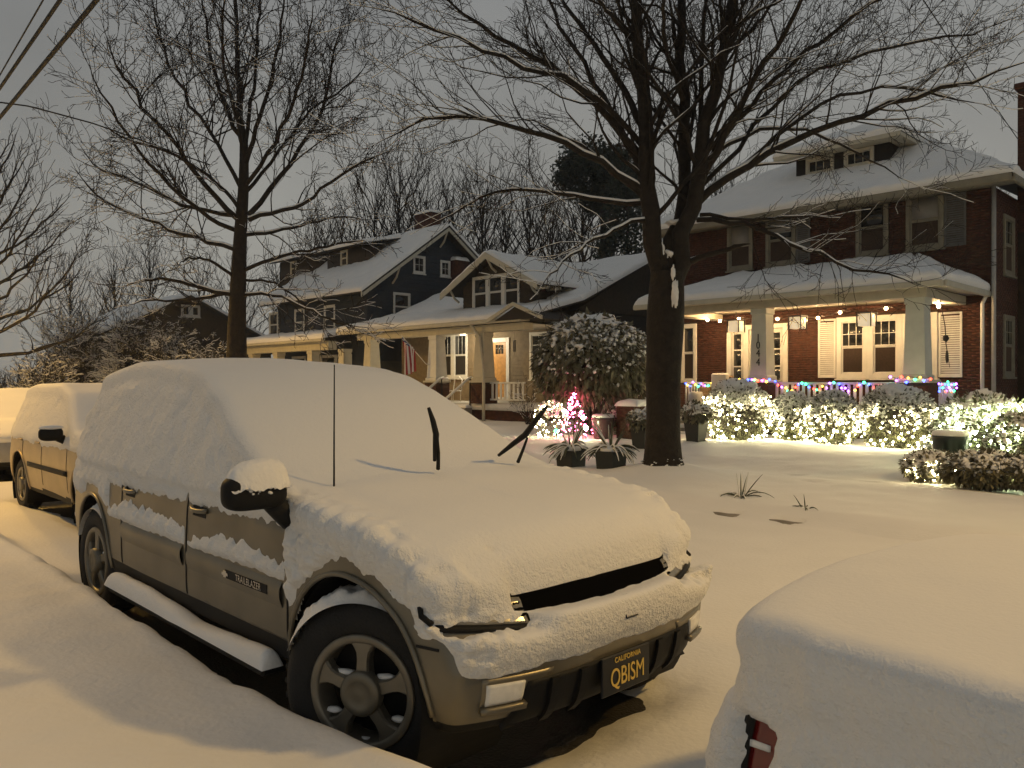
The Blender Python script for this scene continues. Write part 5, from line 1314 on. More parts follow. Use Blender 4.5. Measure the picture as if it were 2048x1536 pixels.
# ------------------------------------------------------------------ trees
class Tree:
    """grows branch paths; batches by number of points"""
    def __init__(s, seed): s.rng = np.random.default_rng(seed); s.b = {}; s.snow = []
    def add(s, P, R, lv):
        s.b.setdefault((len(P), lv), []).append((P, R))
    def limb(s, pts, r0, r1, n=9, wig=.03, lv=0, tip=True):
        pts = np.array(pts, float); d = np.r_[0, np.cumsum(np.linalg.norm(np.diff(pts, axis=0), axis=1))]
        t = np.linspace(0, d[-1], n)
        # smooth (Catmull-like) resample
        P = np.stack([np.interp(t, d, pts[:, a]) for a in range(3)], 1)
        for _ in range(2): P[1:-1] = .25 * P[:-2] + .5 * P[1:-1] + .25 * P[2:]
        P[1:-1] += s.rng.normal(0, wig * d[-1] / n, (n - 2, 3))
        R = r0 + (r1 - r0) * (t / d[-1]) ** .8
        if lv == 0 and tip: R = R * (1 - .8 * sstep(.72, 1.0, t / d[-1]))
        s.add(P, R, lv); return P, R
    def spawn(s, P, R, lv, maxlv, dens, lf, up, spread, tmin=.15, wig=.12, rf=.5, nseg=(0, 7, 6, 5, 4), lmin=.12, droop=0.0, lcap=9e9):
        if lv > maxlv: return
        L = np.linalg.norm(np.diff(P, axis=0), axis=1).sum()
        n = s.rng.poisson(dens[lv] * L * (1 - tmin)) if L * dens[lv] < 60 else int(dens[lv] * L)
        n = max(n, 1 if lv < maxlv else 0)
        for _ in range(n):
            t = tmin + (1 - tmin) * s.rng.random() ** .85
            k = t * (len(P) - 1); i = min(int(k), len(P) - 2); f = k - i
            p = P[i] * (1 - f) + P[i + 1] * f; r = R[i] * (1 - f) + R[i + 1] * f
            T = P[i + 1] - P[i]; T /= np.linalg.norm(T) + 1e-9
            v = s.rng.normal(size=3); v -= v.dot(T) * T; v /= np.linalg.norm(v) + 1e-9
            sp = s.rng.uniform(*spread)
            D = T * math.cos(sp) + v * math.sin(sp); D[2] += up[lv] if hasattr(up, '__len__') else up; D /= np.linalg.norm(D)
            l = min(lcap, L * lf[lv] * (1 - .55 * t) * s.rng.uniform(.55, 1.25))
            if l < lmin: continue
            m = nseg[lv]; st = l / (m - 1); Q = [p]
            for q in range(m - 1):
                D = D + s.rng.normal(0, wig, 3); D[2] += (up[lv] if hasattr(up, '__len__') else up) * .15 - droop; D /= np.linalg.norm(D); Q.append(Q[-1] + D * st)
            Q = np.array(Q); r0 = max(.0028, min(r * .8, r * rf * s.rng.uniform(.8, 1.1))); RR = np.linspace(r0, max(.0022, r0 * .25), m)
            s.add(Q, RR, lv)
            s.spawn(Q, RR, lv + 1, maxlv, dens, lf, up, spread, .2, wig * 1.15, rf, nseg, lmin, droop, lcap)
    def mesh(s, lvls, sides, rmin=0.0):
        V = []; F = []; n = 0
        for (k, lv), lst in s.b.items():
            if lv not in lvls: continue
            P = np.array([a for a, _ in lst]); R = np.maximum(rmin, np.array([b for _, b in lst]))
            v, f = tubes(P, R, sides[lv]); V.append(v); F.append(f + n); n += len(v)
        return np.concatenate(V), np.concatenate(F)
    def snow_mesh(s, lvls, rmin=.004, cov=.5, thick=1.0):
        V = []; F = []; n = 0
        for (k, lv), lst in s.b.items():
            if lv not in lvls: continue
            P = np.array([a for a, _ in lst]); R = np.array([b for _, b in lst])
            T = np.gradient(P, axis=1); T /= np.linalg.norm(T, axis=2, keepdims=True) + 1e-9
            flat = np.clip((.86 - np.abs(T[..., 2])) / .4, 0, 1)
            nz_ = vnoise(P[..., 0] * 1.3, P[..., 1] * 1.3, P[..., 2] * 1.3) * .5 + .5
            amt = flat * sstep(1 - cov - .15, 1 - cov + .15, nz_)
            sel = amt.max(1) > .15
            if not sel.any(): continue
            P, R, amt = P[sel], R[sel], amt[sel]
            rs = np.minimum(np.maximum(R * .8, rmin) * thick, .05) * amt
            C = P.copy(); C[..., 2] += R * .75 * np.where(amt > .02, 1, 0) + rs * .3 - (1 - np.minimum(1, amt * 8)) * R * .8
            v, f = tubes(C, np.maximum(rs, .0005), 5); V.append(v); F.append(f + n); n += len(v)
        return np.concatenate(V), np.concatenate(F)
def pix_limb(pts, D, doff):
    """photo points -> 3D at depth D with a drift doff along the limb"""
    n = len(pts); return [at_D(x, y, D + doff * (i / max(1, n - 1)) ** 1.2) for i, (x, y) in enumerate(pts)]
# ---- the big street tree in front of the brick house
TB = np.array([-7.38, 10.5]); D1 = float(-SY * TB[0] + CY * TB[1])
t1 = Tree(11)
bt_ = thing('street_tree', 'big bare street tree with thick dark trunk in front of the brick house', 'tree', (TB[0], TB[1], .2))
px2m = D1 / FPX
trk = Tree(5)
P, R = trk.limb([at_D(1326, 985, D1), at_D(1326, 900, D1), at_D(1327, 800, D1), at_D(1329, 690, D1), at_D(1331, 610, D1), at_D(1334, 545, D1)], .5, .27, 14, .004, tip=False)
R[:] = np.interp(np.linspace(0, 1, 14), [0, .06, .14, .3, .6, .8, 1], np.array([60, 52, 40, 34, 34, 37, 33]) * px2m)
v, f = tubes(P[None], R[None], 28)
a_ = np.arctan2(v[:, 1] - TB[1], v[:, 0] - TB[0]); nzv = fbm(v[:, 0] * 3, v[:, 1] * 3, v[:, 2] * .8, 2, 3)
v[:, :2] += (v[:, :2] - np.stack([np.interp(v[:, 2], P[::1, 2], P[:, 0]), np.interp(v[:, 2], P[:, 2], P[:, 1])], 1)) * (nzv * .10)[:, None]
obj('trunk', (v, f), M_bark, bt_, True)
LIMBS = [  # photo points, start/end radius in px, depth drift
    ([(1328, 600), (1312, 520), (1298, 430), (1290, 300), (1284, 150), (1281, 0), (1278, -160), (1270, -320)], 26, 9, -.4),
    ([(1334, 560), (1348, 480), (1362, 380), (1370, 300), (1366, 150), (1364, 0), (1366, -180), (1372, -350)], 19, 8, .8),
    ([(1340, 580), (1368, 480), (1392, 390), (1412, 260), (1436, 130), (1462, 0), (1490, -140), (1510, -290)], 23, 9, -.6),
    ([(1372, 470), (1404, 350), (1398, 220), (1408, 90), (1402, -60), (1410, -220)], 12, 6, 1.4),
    ([(1388, 405), (1430, 300), (1490, 200), (1560, 80), (1620, -30), (1680, -140)], 15, 6, -1.6),
    ([(1385, 415), (1440, 362), (1520, 318), (1610, 268), (1700, 232), (1800, 205), (1900, 172), (2010, 140), (2120, 110)], 15, 5, -2.0),
    ([(1460, 350), (1540, 282), (1620, 220), (1690, 180), (1790, 172), (1900, 190), (2000, 225)], 8, 4, -.6),
    ([(1425, 300), (1520, 190), (1610, 100), (1700, 35), (1800, -20), (1900, -70)], 10, 5, -1.2),
    ([(1394, 440), (1470, 445), (1560, 470), (1640, 510), (1720, 540), (1800, 560), (1870, 580)], 9, 3, -2.6),
    ([(1400, 430), (1500, 440), (1600, 432), (1680, 435)], 7, 3, -1.0),
    ([(1374, 528), (1400, 514), (1440, 503), (1476, 492), (1500, 488)], 11, 8, -.8),
    ([(1300, 400), (1240, 350), (1170, 300), (1090, 275), (1000, 240), (900, 225), (800, 260), (730, 300)], 13, 4, -1.6),
    ([(1294, 330), (1230, 250), (1150, 170), (1060, 110), (980, 60), (900, 10), (820, -50)], 14, 5, -.6),
    ([(1290, 260), (1230, 150), (1180, 80), (1130, 10), (1080, -70)], 13, 6, 1.0),
    ([(1288, 350), (1255, 290), (1200, 180), (1150, 100), (1090, 0), (1060, -80)], 12, 6, 2.0),
    ([(1296, 405), (1200, 402), (1130, 396), (1060, 370), (980, 385), (900, 430), (820, 470)], 9, 3, 1.8),
    ([(1304, 440), (1240, 450), (1170, 490), (1110, 540), (1060, 600)], 7, 3, -2.4),
    ([(1290, 300), (1200, 190), (1100, 150), (1000, 120), (880, 60), (780, 20), (700, 10)], 10, 4, -2.4),
    ([(1400, 330), (1480, 270), (1560, 250), (1660, 270), (1760, 330), (1850, 380)], 8, 3, 1.5),
    ([(1280, 100), (1220, 30), (1160, -50)], 9, 4, -1.5), ([(1440, 120), (1520, 40), (1600, -60)], 9, 4, 1.2),
    ([(1366, 200), (1330, 100), (1325, 0), (1330, -120)], 9, 5, -2.0),
    ([(1385, 390), (1470, 310), (1560, 180), (1680, 120), (1800, 90), (1950, 60), (2080, 20)], 9, 4, 1.8),
]
for pts, r0, r1, do in LIMBS:
    big = r0 > 18; P, R = t1.limb(pix_limb(pts, D1, do), r0 * px2m * (.86 if big else .60), r1 * px2m * (.62 if big else .45), 16, .08)
    L = np.linalg.norm(np.diff(P, axis=0), axis=1).sum()
    if L < 1.3: continue
    t1.spawn(P, R, 1, 3, (0, 6.0, 8.0, 9.0), (0, .42, .46, .60), (0, .20, .14, .06), (.4, 1.05), .16, .16, .34, lmin=.10, lcap=2.2)
obj('limbs', t1.mesh((0,), {0: 12}), M_bark, bt_, True)
obj('crown', t1.mesh((1, 2, 3), {1: 5, 2: 3, 3: 3}, .0034), M_bark, bt_)
obj('branch_snow', t1.snow_mesh((0, 1), .0060, .70, 1.05), M_snow, bt_, True, kind='stuff')
# snow lodged in the crotch and on the bark
for (px, py, sx, sz, sd, dd) in ((1322, 500, .055, .13, 1, .10), (1332, 508, .10, .07, 2, .02), (1350, 585, .055, .20, 3, .30), (1346, 545, .03, .10, 4, .33), (1348, 445, .13, .04, 5, .0)):
    c = at_D(px, py, D1 - dd); iv, if_ = ico(1, 4)
    iv = iv * np.array([sx, sx * .7, sz]) * (1 + .7 * fbm(iv[:, 0] * 1.2 + sd, iv[:, 1], iv[:, 2], 2.4, 4))[:, None]
    obj('crotch_snow', (iv + c, if_), M_snow, bt_, True)
c0_ = np.array([TB[0], TB[1], .32]); rng = np.random.default_rng(3); bl = []
for k in range(260):
    a = rng.uniform(0, 6.283); h = .20 + abs(rng.normal(0, .09)); rr = np.interp(h, [.2, .35, .6], [.385, .335, .29])
    b, f = ico(rng.uniform(.005, .018) * (1.3 - h), 1); bl.append((b * (1.6, 1.6, .8) + np.array([TB[0] + rr * math.cos(a), TB[1] + rr * math.sin(a), h]), f.tolist()))
obj('trunk_snow', join(*bl), M_snow, bt_, True)
# ---- second street tree further up the road
def grow_tree(seed, base, H, tr, nl, dens, lf, spread=(.45, .95), up=(0, .30, .22, .1), maxlv=3, lean=0, lmin=.3, crown0=.28, elev=(.25, 1.25), lcap=9e9):
    t = Tree(seed); rng = t.rng; base = np.array(base, float)
    top = base + np.array([lean, 0, H])
    P, R = t.limb([base, base + (top - base) * .3, base + (top - base) * .6, top], tr, tr * .12, 18, .05)
    R[:] = tr * np.interp(np.linspace(0, 1, 18), [0, .05, .3, .55, 1], [1.35, 1.05, .85, .5, .08])
    ang = rng.uniform(0, 6.28)
    for k in range(nl):
        h = crown0 + (.92 - crown0) * (k / nl) ** .9; ang += 2.4 + rng.normal(0, .3)
        i = h * 17; j = int(i); p = P[j] * (1 - (i - j)) + P[min(17, j + 1)] * (i - j)
        el = elev[0] + (elev[1] - elev[0]) * (h - crown0) / (1 - crown0) + rng.normal(0, .12)
        l = H * (.62 - .40 * (h - crown0)) * rng.uniform(.75, 1.1)
        d = np.array([math.cos(ang) * math.cos(el), math.sin(ang) * math.cos(el), math.sin(el)])
        d2 = d + np.array([0, 0, .35]); d2 /= np.linalg.norm(d2); d3 = d2 + np.array([0, 0, .25]); d3 /= np.linalg.norm(d3)
        q = [p, p + d * l * .3, p + d * l * .3 + d2 * l * .35, p + d * l * .3 + d2 * l * .35 + d3 * l * .35]
        r = tr * .42 * (1 - .6 * h)
        Q, RQ = t.limb(q, r, r * .18, 12, .10)
        t.spawn(Q, RQ, 1, maxlv, dens, lf, up, spread, .12, .14, .5, lmin=lmin, lcap=lcap)
    t.spawn(P[9:], R[9:], 1, maxlv, dens, lf, up, spread, .1, .14, .6, lmin=lmin, lcap=lcap)
    return t
TL = np.array([-22.2, 10.5])
D2_ = float(-SY * TL[0] + CY * TL[1]); m2 = D2_ / FPX; t2 = Tree(21)
LIMBS2 = [([(473, 830), (473, 720), (475, 600), (480, 480), (486, 400), (490, 330), (488, 280)], 25, 8, 0), ([(489, 300), (480, 200), (475, 100), (470, -60), (466, -160)], 12, 4, .5), ([(491, 330), (520, 250), (545, 160), (560, 60), (575, -60)], 9, 3, -1),
    ([(488, 300), (462, 240), (430, 150), (412, 60), (400, -60)], 9, 3, 1), ([(478, 440), (440, 400), (410, 380), (380, 330), (330, 260), (270, 190), (225, 120), (200, 30)], 10, 3, -1.5), ([(498, 430), (530, 380), (580, 330), (620, 280), (650, 200), (670, 100), (690, 10)], 10, 3, 1.5),
    ([(498, 440), (560, 420), (610, 410), (650, 370), (700, 340), (760, 310), (810, 285)], 8, 2.5, -1.2), ([(469, 431), (420, 431), (350, 400), (290, 370), (235, 355), (180, 325), (150, 270)], 8, 2.5, 2.2), ([(470, 460), (420, 440), (370, 400), (300, 330), (240, 250), (190, 170), (168, 90)], 8, 2.5, -2.5),
    ([(492, 470), (540, 468), (600, 450), (680, 432), (760, 440)], 7, 2, 2.0), ([(472, 500), (400, 480), (320, 450), (240, 420), (170, 370), (140, 315)], 8, 2.5, 1.2), ([(466, 590), (400, 575), (340, 555), (290, 560), (230, 582)], 8, 2.5, -2.8), ([(466, 585), (380, 600), (300, 600), (235, 612)], 7, 2, -1.2),
    ([(468, 555), (420, 520), (380, 515), (355, 530)], 6, 2, -3), ([(490, 540), (560, 512), (620, 500), (700, 480), (765, 488)], 7, 2, -2.4), ([(488, 590), (560, 590), (620, 620), (680, 650), (740, 662)], 6, 2, -3), ([(488, 560), (540, 560), (600, 600), (640, 640)], 5, 2, 1.5),
    ([(484, 380), (450, 300), (390, 230), (340, 130), (310, 40), (295, -40)], 8, 3, 2.5), ([(492, 370), (550, 290), (600, 180), (620, 80), (630, -30)], 8, 3, -2.5), ([(487, 390), (540, 330), (610, 230), (700, 170), (745, 110)], 7, 2.5, 2.8), ([(480, 420), (420, 350), (330, 300), (250, 280), (190, 230)], 7, 2.5, -3.4), ([(489, 310), (500, 220), (515, 120), (520, 20), (525, -60)], 8, 3, 2.2), ([(489, 320), (470, 210), (440, 110), (450, 0), (445, -80)], 7, 3, -2.2)]
for k, (pts, r0, r1, do) in enumerate(LIMBS2):
    P, R = t2.limb(pix_limb(pts, D2_, do), r0 * m2 * (1 if k == 0 else .58), r1 * m2 * (1 if k == 0 else .6), 16, .004 if k == 0 else .08, tip=k > 0)
    if k: t2.spawn(P, R, 1, 3, (0, 4.0, 4.6, 5.4), (0, .46, .50, .60), (0, .16, .10, .06), (.45, 1.15), .12, .17, .44, lmin=.2, lcap=3.4)
tt = thing('street_tree', 'spreading bare street tree with orange lamp light on its lower limbs', 'tree', (TL[0], TL[1], 0))
obj('trunk', t2.mesh((0,), {0: 10}), M_bark, tt, True); obj('crown', t2.mesh((1, 2, 3), {1: 4, 2: 3, 3: 3}, .0072), M_bark, tt)
obj('branch_snow', t2.snow_mesh((0, 1, 2), .009, .58, .9), M_snow, tt, True, kind='stuff')
# ---- dense tree at the left edge
TE = np.array([-44.0, 8.4])
t3 = grow_tree(33, (TE[0], TE[1], 0), 12.5, .30, 32, (0, 2.4, 3.0, 2.6), (0, .5, .5, .5), (.4, .9), crown0=.16, lmin=.4, elev=(.1, 1.2), lcap=4)
tt = thing('street_tree', 'dense twiggy bare tree beyond the orange lit car', 'tree', (TE[0], TE[1], 0))
obj('trunk', t3.mesh((0,), {0: 8}), M_bark, tt, True); obj('crown', t3.mesh((1, 2, 3), {1: 4, 2: 3, 3: 3}, .010), M_bark, tt)
obj('branch_snow', t3.snow_mesh((0, 1), .012, .4, .8), M_snow, tt, True, kind='stuff')
# ---- woodland behind the houses: two bare trees, copied
protos = []
for sd, H in ((41, 13.2), (47, 15), (53, 11.5)):
    tb = grow_tree(sd, (0, 0, 0), H, .24, 24, (0, 1.4, 2.0, 1.8), (0, .45, .5, .5), (.35, .95), crown0=.3, lmin=.5, elev=(.5, 1.3), lcap=3.5)
    protos.append((new_mesh('trunk', *tb.mesh((0,), {0: 6}), M_bark2, True), new_mesh('crown', *tb.mesh((1, 2, 3), {1: 3, 2: 3, 3: 3}, .013), M_bark2)))
rng = np.random.default_rng(77)
BT = [(560, 60, 0, .75), (640, 56, 1, .8), (700, 52, 2, 1.0), (750, 50, 0, 1.0), (800, 48, 1, .95), (850, 52, 2, 1.15), (905, 56, 0, 1.1), (965, 50, 1, .9), (1010, 54, 2, 1.1), (1060, 48, 0, .95), (1105, 52, 1, .85), (1165, 46, 2, 1.05), (1225, 50, 0, 1.0), (1440, 46, 1, .85), (1540, 48, 2, 1.0), (1640, 47, 0, .95), (1740, 46, 2, 1.05), (1840, 45, 1, .85), (1930, 46, 0, .95), (300, 66, 1, .8), (400, 62, 0, .75), (480, 64, 2, .9), (230, 72, 2, 1.0), (140, 75, 0, .9)]
ivl, ivf = np.array([(-.5, 0, 0), (0, -.35, .1), (.5, 0, 0), (0, .35, .1)]), np.array([[0, 1, 2, 3]])
def rand_rot(rng, n):
    q = rng.normal(size=(n, 4)); q /= np.linalg.norm(q, axis=1, keepdims=True); w, x, y, z = q.T
    return np.stack([1 - 2 * (y * y + z * z), 2 * (x * y - z * w), 2 * (x * z + y * w), 2 * (x * y + z * w), 1 - 2 * (x * x + z * z), 2 * (y * z - x * w), 2 * (x * z - y * w), 2 * (y * z + x * w), 1 - 2 * (x * x + y * y)], 1).reshape(-1, 3, 3)
for (px, D, k, s) in BT:
    p = at_D(px, 780, D); ivy = px in (965, 1010, 1105)
    lab = 'bare tree with ivy-covered trunk rising behind the brown bungalow' if ivy else ('bare tree rising behind the brick house roof' if px > 1300 else 'bare tree standing in the wood behind the houses')
    t = thing('bare_tree', lab, 'tree', (p[0], p[1], 0), 'ivy trees behind the bungalow' if ivy else ('bare trees behind the brick house' if px > 1300 else 'bare trees behind the houses'))
    rz = rng.uniform(0, 6.28)
    for nm, me in zip(('trunk', 'crown'), protos[k]): inst(nm, me, (p[0], p[1], 0), t, (0, 0, rz), s)
    if ivy:
        n = 1500; h = rng.uniform(1, 9.5, n); a = rng.uniform(0, 6.28, n); r = np.abs(rng.normal(0, .45, n)) * np.interp(h, [0, 6, 9.5], [.7, 1.25, .5]) + .1
        pts = np.stack([p[0] + r * np.cos(a), p[1] + r * np.sin(a), h], 1)
        obj('ivy', scatter_mesh(ivl, ivf, pts, rng.uniform(.18, .4, n), rand_rot(rng, n)), M_ivy, t)
# ---- tall evergreen
pe = at_D(1205, 780, 44)
ev = thing('tall_evergreen', 'tall dark evergreen with a rounded crown behind the bungalow', 'tree', (pe[0], pe[1], 0))
obj('trunk', tube([(pe[0], pe[1], 0), (pe[0] + .1, pe[1], 7), (pe[0], pe[1], 14)], [.35, .26, .08], 10), M_bark2, ev, True)
n = 16000; u = rng.normal(size=(n, 3)); u /= np.linalg.norm(u, axis=1, keepdims=True); rr = rng.random(n) ** .38
cl = rng.normal(size=(46, 3)); cl /= np.linalg.norm(cl, axis=1, keepdims=True); cl *= (rng.random((46, 1)) ** .4)
ci = rng.integers(0, 46, n); loc = cl[ci] * np.array([2.2, 2.2, 1.7]) + u * rr[:, None] * np.array([.95, .95, .75])
pts = loc + np.array([pe[0], pe[1], 13.0])
obj('crown', scatter_mesh(ivl, ivf, pts, rng.uniform(.10, .26, n), rand_rot(rng, n)), M_pine, ev)
p2 = at_D(1255, 780, 40)
n = 7000; ci = rng.integers(0, 46, n); u = rng.normal(size=(n, 3)); u /= np.linalg.norm(u, axis=1, keepdims=True)
pts = cl[ci] * np.array([1.3, 1.3, 3.6]) + u * (rng.random(n) ** .4)[:, None] * np.array([.6, .6, .8]) + np.array([p2[0], p2[1], 8.4])
e2 = thing('tall_evergreen', 'narrow dark evergreen beside the brick house', 'tree', (p2[0], p2[1], 0))
obj('trunk', tube([(p2[0], p2[1], 0), (p2[0], p2[1], 10)], [.25, .06], 8), M_bark2, e2); obj('crown', scatter_mesh(ivl, ivf, pts, rng.uniform(.10, .24, n), rand_rot(rng, n)), M_pine, e2)
# ---- hedge mass and shrubs under the left trees
for (px, py, D, w, h, lab) in ((95, 700, 40, 2.4, 2.9, 'tall twiggy shrub lit orange beyond the parked cars'), (200, 745, 38, 2.2, 1.6, 'low snowy shrub lit orange beyond the gold crossover'), (360, 690, 44, 3.0, 4.4, 'brown twiggy shrub in front of the far bungalow'), (270, 700, 46, 3.2, 5.4, 'tall brown thicket shrub beside the far bungalow porch'), (150, 690, 47, 3.4, 5.2, 'tallest orange lit thicket shrub beyond the gold crossover'), (430, 700, 41, 2.0, 3.4, 'snowy twig shrub left of the second street tree'), (30, 735, 42, 2.2, 2.4, 'round brown shrub by the distant car')):
    c = at_D(px, 780, D); ts = Tree(int(px)); b0 = np.array([c[0], c[1], .05])
    for k in range(34):
        a = rng.uniform(0, 6.28); e = rng.uniform(.7, 1.45); l = h * rng.uniform(.7, 1.1)
        d = np.array([math.cos(a) * math.cos(e) * w / h, math.sin(a) * math.cos(e) * w / h, math.sin(e)])
        P, R = ts.limb([b0 + rng.normal(0, .12, 3) * (1, 1, 0), b0 + d * l * .5, b0 + d * l + rng.normal(0, .15, 3)], .035, .010, 8, .12)
        ts.spawn(P, R, 1, 2, (0, 4, 5), (0, .5, .5), (0, .15, .1), (.4, 1.0), .15, .2, .6, lmin=.1)
    t = thing('shrub', lab, 'shrub', tuple(b0)); obj('twigs', ts.mesh((0, 1, 2), {0: 4, 1: 3, 2: 3}, .011), M_bark, t)
    obj('branch_snow', ts.snow_mesh((0, 1, 2), .018, .62, 1.0), M_snow, t, True, kind='stuff')
# bare shrub by the bungalow corner
c = np.array([xw(1055, 18.0), 18.0, .2]); ts = Tree(91)
for k in range(16):
    a = rng.uniform(0, 6.28); e = rng.uniform(.5, 1.4); l = rng.uniform(.9, 1.6); d = np.array([math.cos(a) * math.cos(e), math.sin(a) * math.cos(e), math.sin(e)])
    P, R = ts.limb([c, c + d * l * .5, c + d * l + (0, 0, .1)], .014, .004, 8, .12); ts.spawn(P, R, 1, 2, (0, 4, 4), (0, .45, .5), (0, .1, .05), (.4, 1.0), .15, .2, .6, lmin=.08)
t = thing('bare_shrub', 'leafless shrub at the corner of the bungalow porch', 'shrub', tuple(c)); obj('twigs', ts.mesh((0, 1, 2), {0: 4, 1: 3, 2: 3}, .005), M_bark2, t); obj('branch_snow', ts.snow_mesh((0, 1), .010, .5, 1), M_snow, t, True, kind='stuff')
# ------------------------------------------------------------------ shrubs, lights, pots
def leaf_quad(l, w, fold=.25):
    return np.array([(0, 0, 0), (l * .45, -w, -fold * w), (l, 0, -.18 * l), (l * .45, w, -fold * w), (l * .5, 0, .12 * w)]), np.array([[0, 1, 4], [1, 2, 4], [2, 3, 4], [3, 0, 4]])
def leaf_R(rng, n, out, droop):
    """rotation with local x along out direction bent down"""
    d = out + rng.normal(0, .45, (n, 3)); d[:, 2] -= droop; d /= np.linalg.norm(d, axis=1, keepdims=True)
    up = np.array([0, 0, 1.0]) + rng.normal(0, .25, (n, 3)); y = np.cross(up, d); y /= np.linalg.norm(y, axis=1, keepdims=True) + 1e-9; z = np.cross(d, y)
    return np.stack([d, y, z], 2)
def leafy(rng, c, rad, n, ll, lw, droop, top_only=None, squash=.5, bumps=.12, seed=0, zmin=-.95):
    """points near the surface of a bumpy ellipsoid"""
    u = rng.normal(size=(n * 2, 3)); u /= np.linalg.norm(u, axis=1, keepdims=True); u = u[u[:, 2] > zmin][:n]
    k = 1 + bumps * fbm(u[:, 0], u[:, 1], u[:, 2] + seed, 2.6, 3) + bumps * .5 * fbm(u[:, 0], u[:, 1], u[:, 2] + seed + 5, 7, 2)
    r = (1 - .33 * rng.random(len(u)) ** 2.0) * k
    return np.asarray(c) + u * r[:, None] * np.asarray(rad), u
def puff(rng, pts, s0, s1, flat=.55):
    iv, if_ = ico(1, 1); iv = iv * (1, 1, flat)
    iv = iv * (1 + .25 * rng.normal(size=(len(iv), 1)))
    return scatter_mesh(iv, if_, pts, rng.uniform(s0, s1, len(pts)), rand_rot(rng, len(pts)))
def bush(name, label, cat, c, rad, nleaf, ll, lw, mleaf, nsnow, group=None, lights=None, seed=0, droop=.3, core=True, cap=.5, zmin=-.95, snow_s=(.03, .09), trunk=None):
    rng = np.random.default_rng(seed + 100); c = np.asarray(c, float); rad = np.asarray(rad, float)
    t = thing(name, label, cat, (c[0], c[1], c[2] - rad[2]), group)
    pts, u = leafy(rng, c, rad, nleaf, ll, lw, droop, seed=seed, zmin=zmin)
    lv, lf_ = leaf_quad(ll, lw)
    obj('leaves', scatter_mesh(lv, lf_, pts, rng.uniform(.6, 1.2, len(pts)), leaf_R(rng, len(pts), u, droop)), mleaf, t, kind='stuff')
    if core:
        iv, if_ = ico(1, 3); iv = iv[:] * (1 + .10 * fbm(iv[:, 0], iv[:, 1], iv[:, 2] + seed, 2.6, 3))[:, None]
        obj('inner_twigs', (iv * rad * .68 + c, if_), M_bark2, t, True)
    # snow: clumps on the upper leaves and a broken cap
    ps, us = leafy(rng, c, rad * 1.0, nsnow * 3, ll, lw, droop, seed=seed, zmin=zmin)
    w = sstep(-.75, .95, us[:, 2]); keep = rng.random(len(ps)) < w ** 1.2 * .75
    ps = ps[keep] + np.array([0, 0, .02])
    if len(ps): obj('leaf_snow', puff(rng, ps, *snow_s), M_snow, t, True, kind='stuff')
    if cap > 0:
        n = 60; th = np.linspace(0, 2 * np.pi, n + 1)[:-1]; ph = np.linspace(.001, 1.15, 30)
        T, Pz = np.meshgrid(th, ph, indexing='ij'); U = np.stack([np.cos(T) * np.sin(Pz), np.sin(T) * np.sin(Pz), np.cos(Pz)], -1)
        k = 1 + .12 * fbm(U[..., 0], U[..., 1], U[..., 2] + seed, 2.6, 3) + .06 * fbm(U[..., 0], U[..., 1], U[..., 2] + seed + 5, 7, 2)
        g = cap - Pz / 1.15 + .55 * fbm(U[..., 0], U[..., 1], U[..., 2] + seed + 9, 6, 3) + .3 * fbm(U[..., 0], U[..., 1], U[..., 2] + seed + 19, 15, 2)
        h = np.where(g > 0, .005 + .05 * sstep(0, .4, g) + .05 * fbm(U[..., 0], U[..., 1], U[..., 2] + seed, 13, 2), -.22)
        Q = c + U * (k + h / rad.mean())[..., None] * rad
        F = np.array([[i * 30 + j, i * 30 + j + 1, ((i + 1) % n) * 30 + j + 1, ((i + 1) % n) * 30 + j] for i in range(n) for j in range(29)])
        obj('snow_cap', (Q.reshape(-1, 3), F), M_snow, t, True)
    return t
bv, bf = ico(.019, 1)
def net(label, c, rad, n, m, seed, zmax=.6, zmin=-.95, group=None, size=1.0, name='fairy_light_net', face=True):
    rng = np.random.default_rng(seed); c = np.asarray(c, float); rad = np.asarray(rad, float)
    u = rng.normal(size=(n * 6, 3)); u /= np.linalg.norm(u, axis=1, keepdims=True)
    if face:
        v = np.array([SY * .9, -CY, 0.1]); u = u[(u @ v > -.25) & (u[:, 2] < zmax) & (u[:, 2] > zmin)][:n]
    k = 1.02 + .12 * fbm(u[:, 0], u[:, 1], u[:, 2] + seed - 100, 2.6, 3)
    pts = c + u * (k + rng.normal(0, .03, len(u)))[:, None] * rad
    t = thing(name, label, 'string lights', (c[0], c[1], c[2] - rad[2]), group)
    sc = rng.uniform(.6, 1.25, len(pts)) * size
    obj('bulbs', scatter_mesh(bv, bf, pts, sc), m, t, kind='stuff')
    o = np.argsort(u[:, 2] * 6 + np.arctan2(u[:, 1], u[:, 0]) * .3); w = pts[o]
    obj('wire', tube(w[:: max(1, len(w) // 40)] - (0, 0, .0), .0035, 4), M_wire, t)
    return t
GZ = lambda x, y: float(ground_z(np.array([x]), np.array([y]))[0])
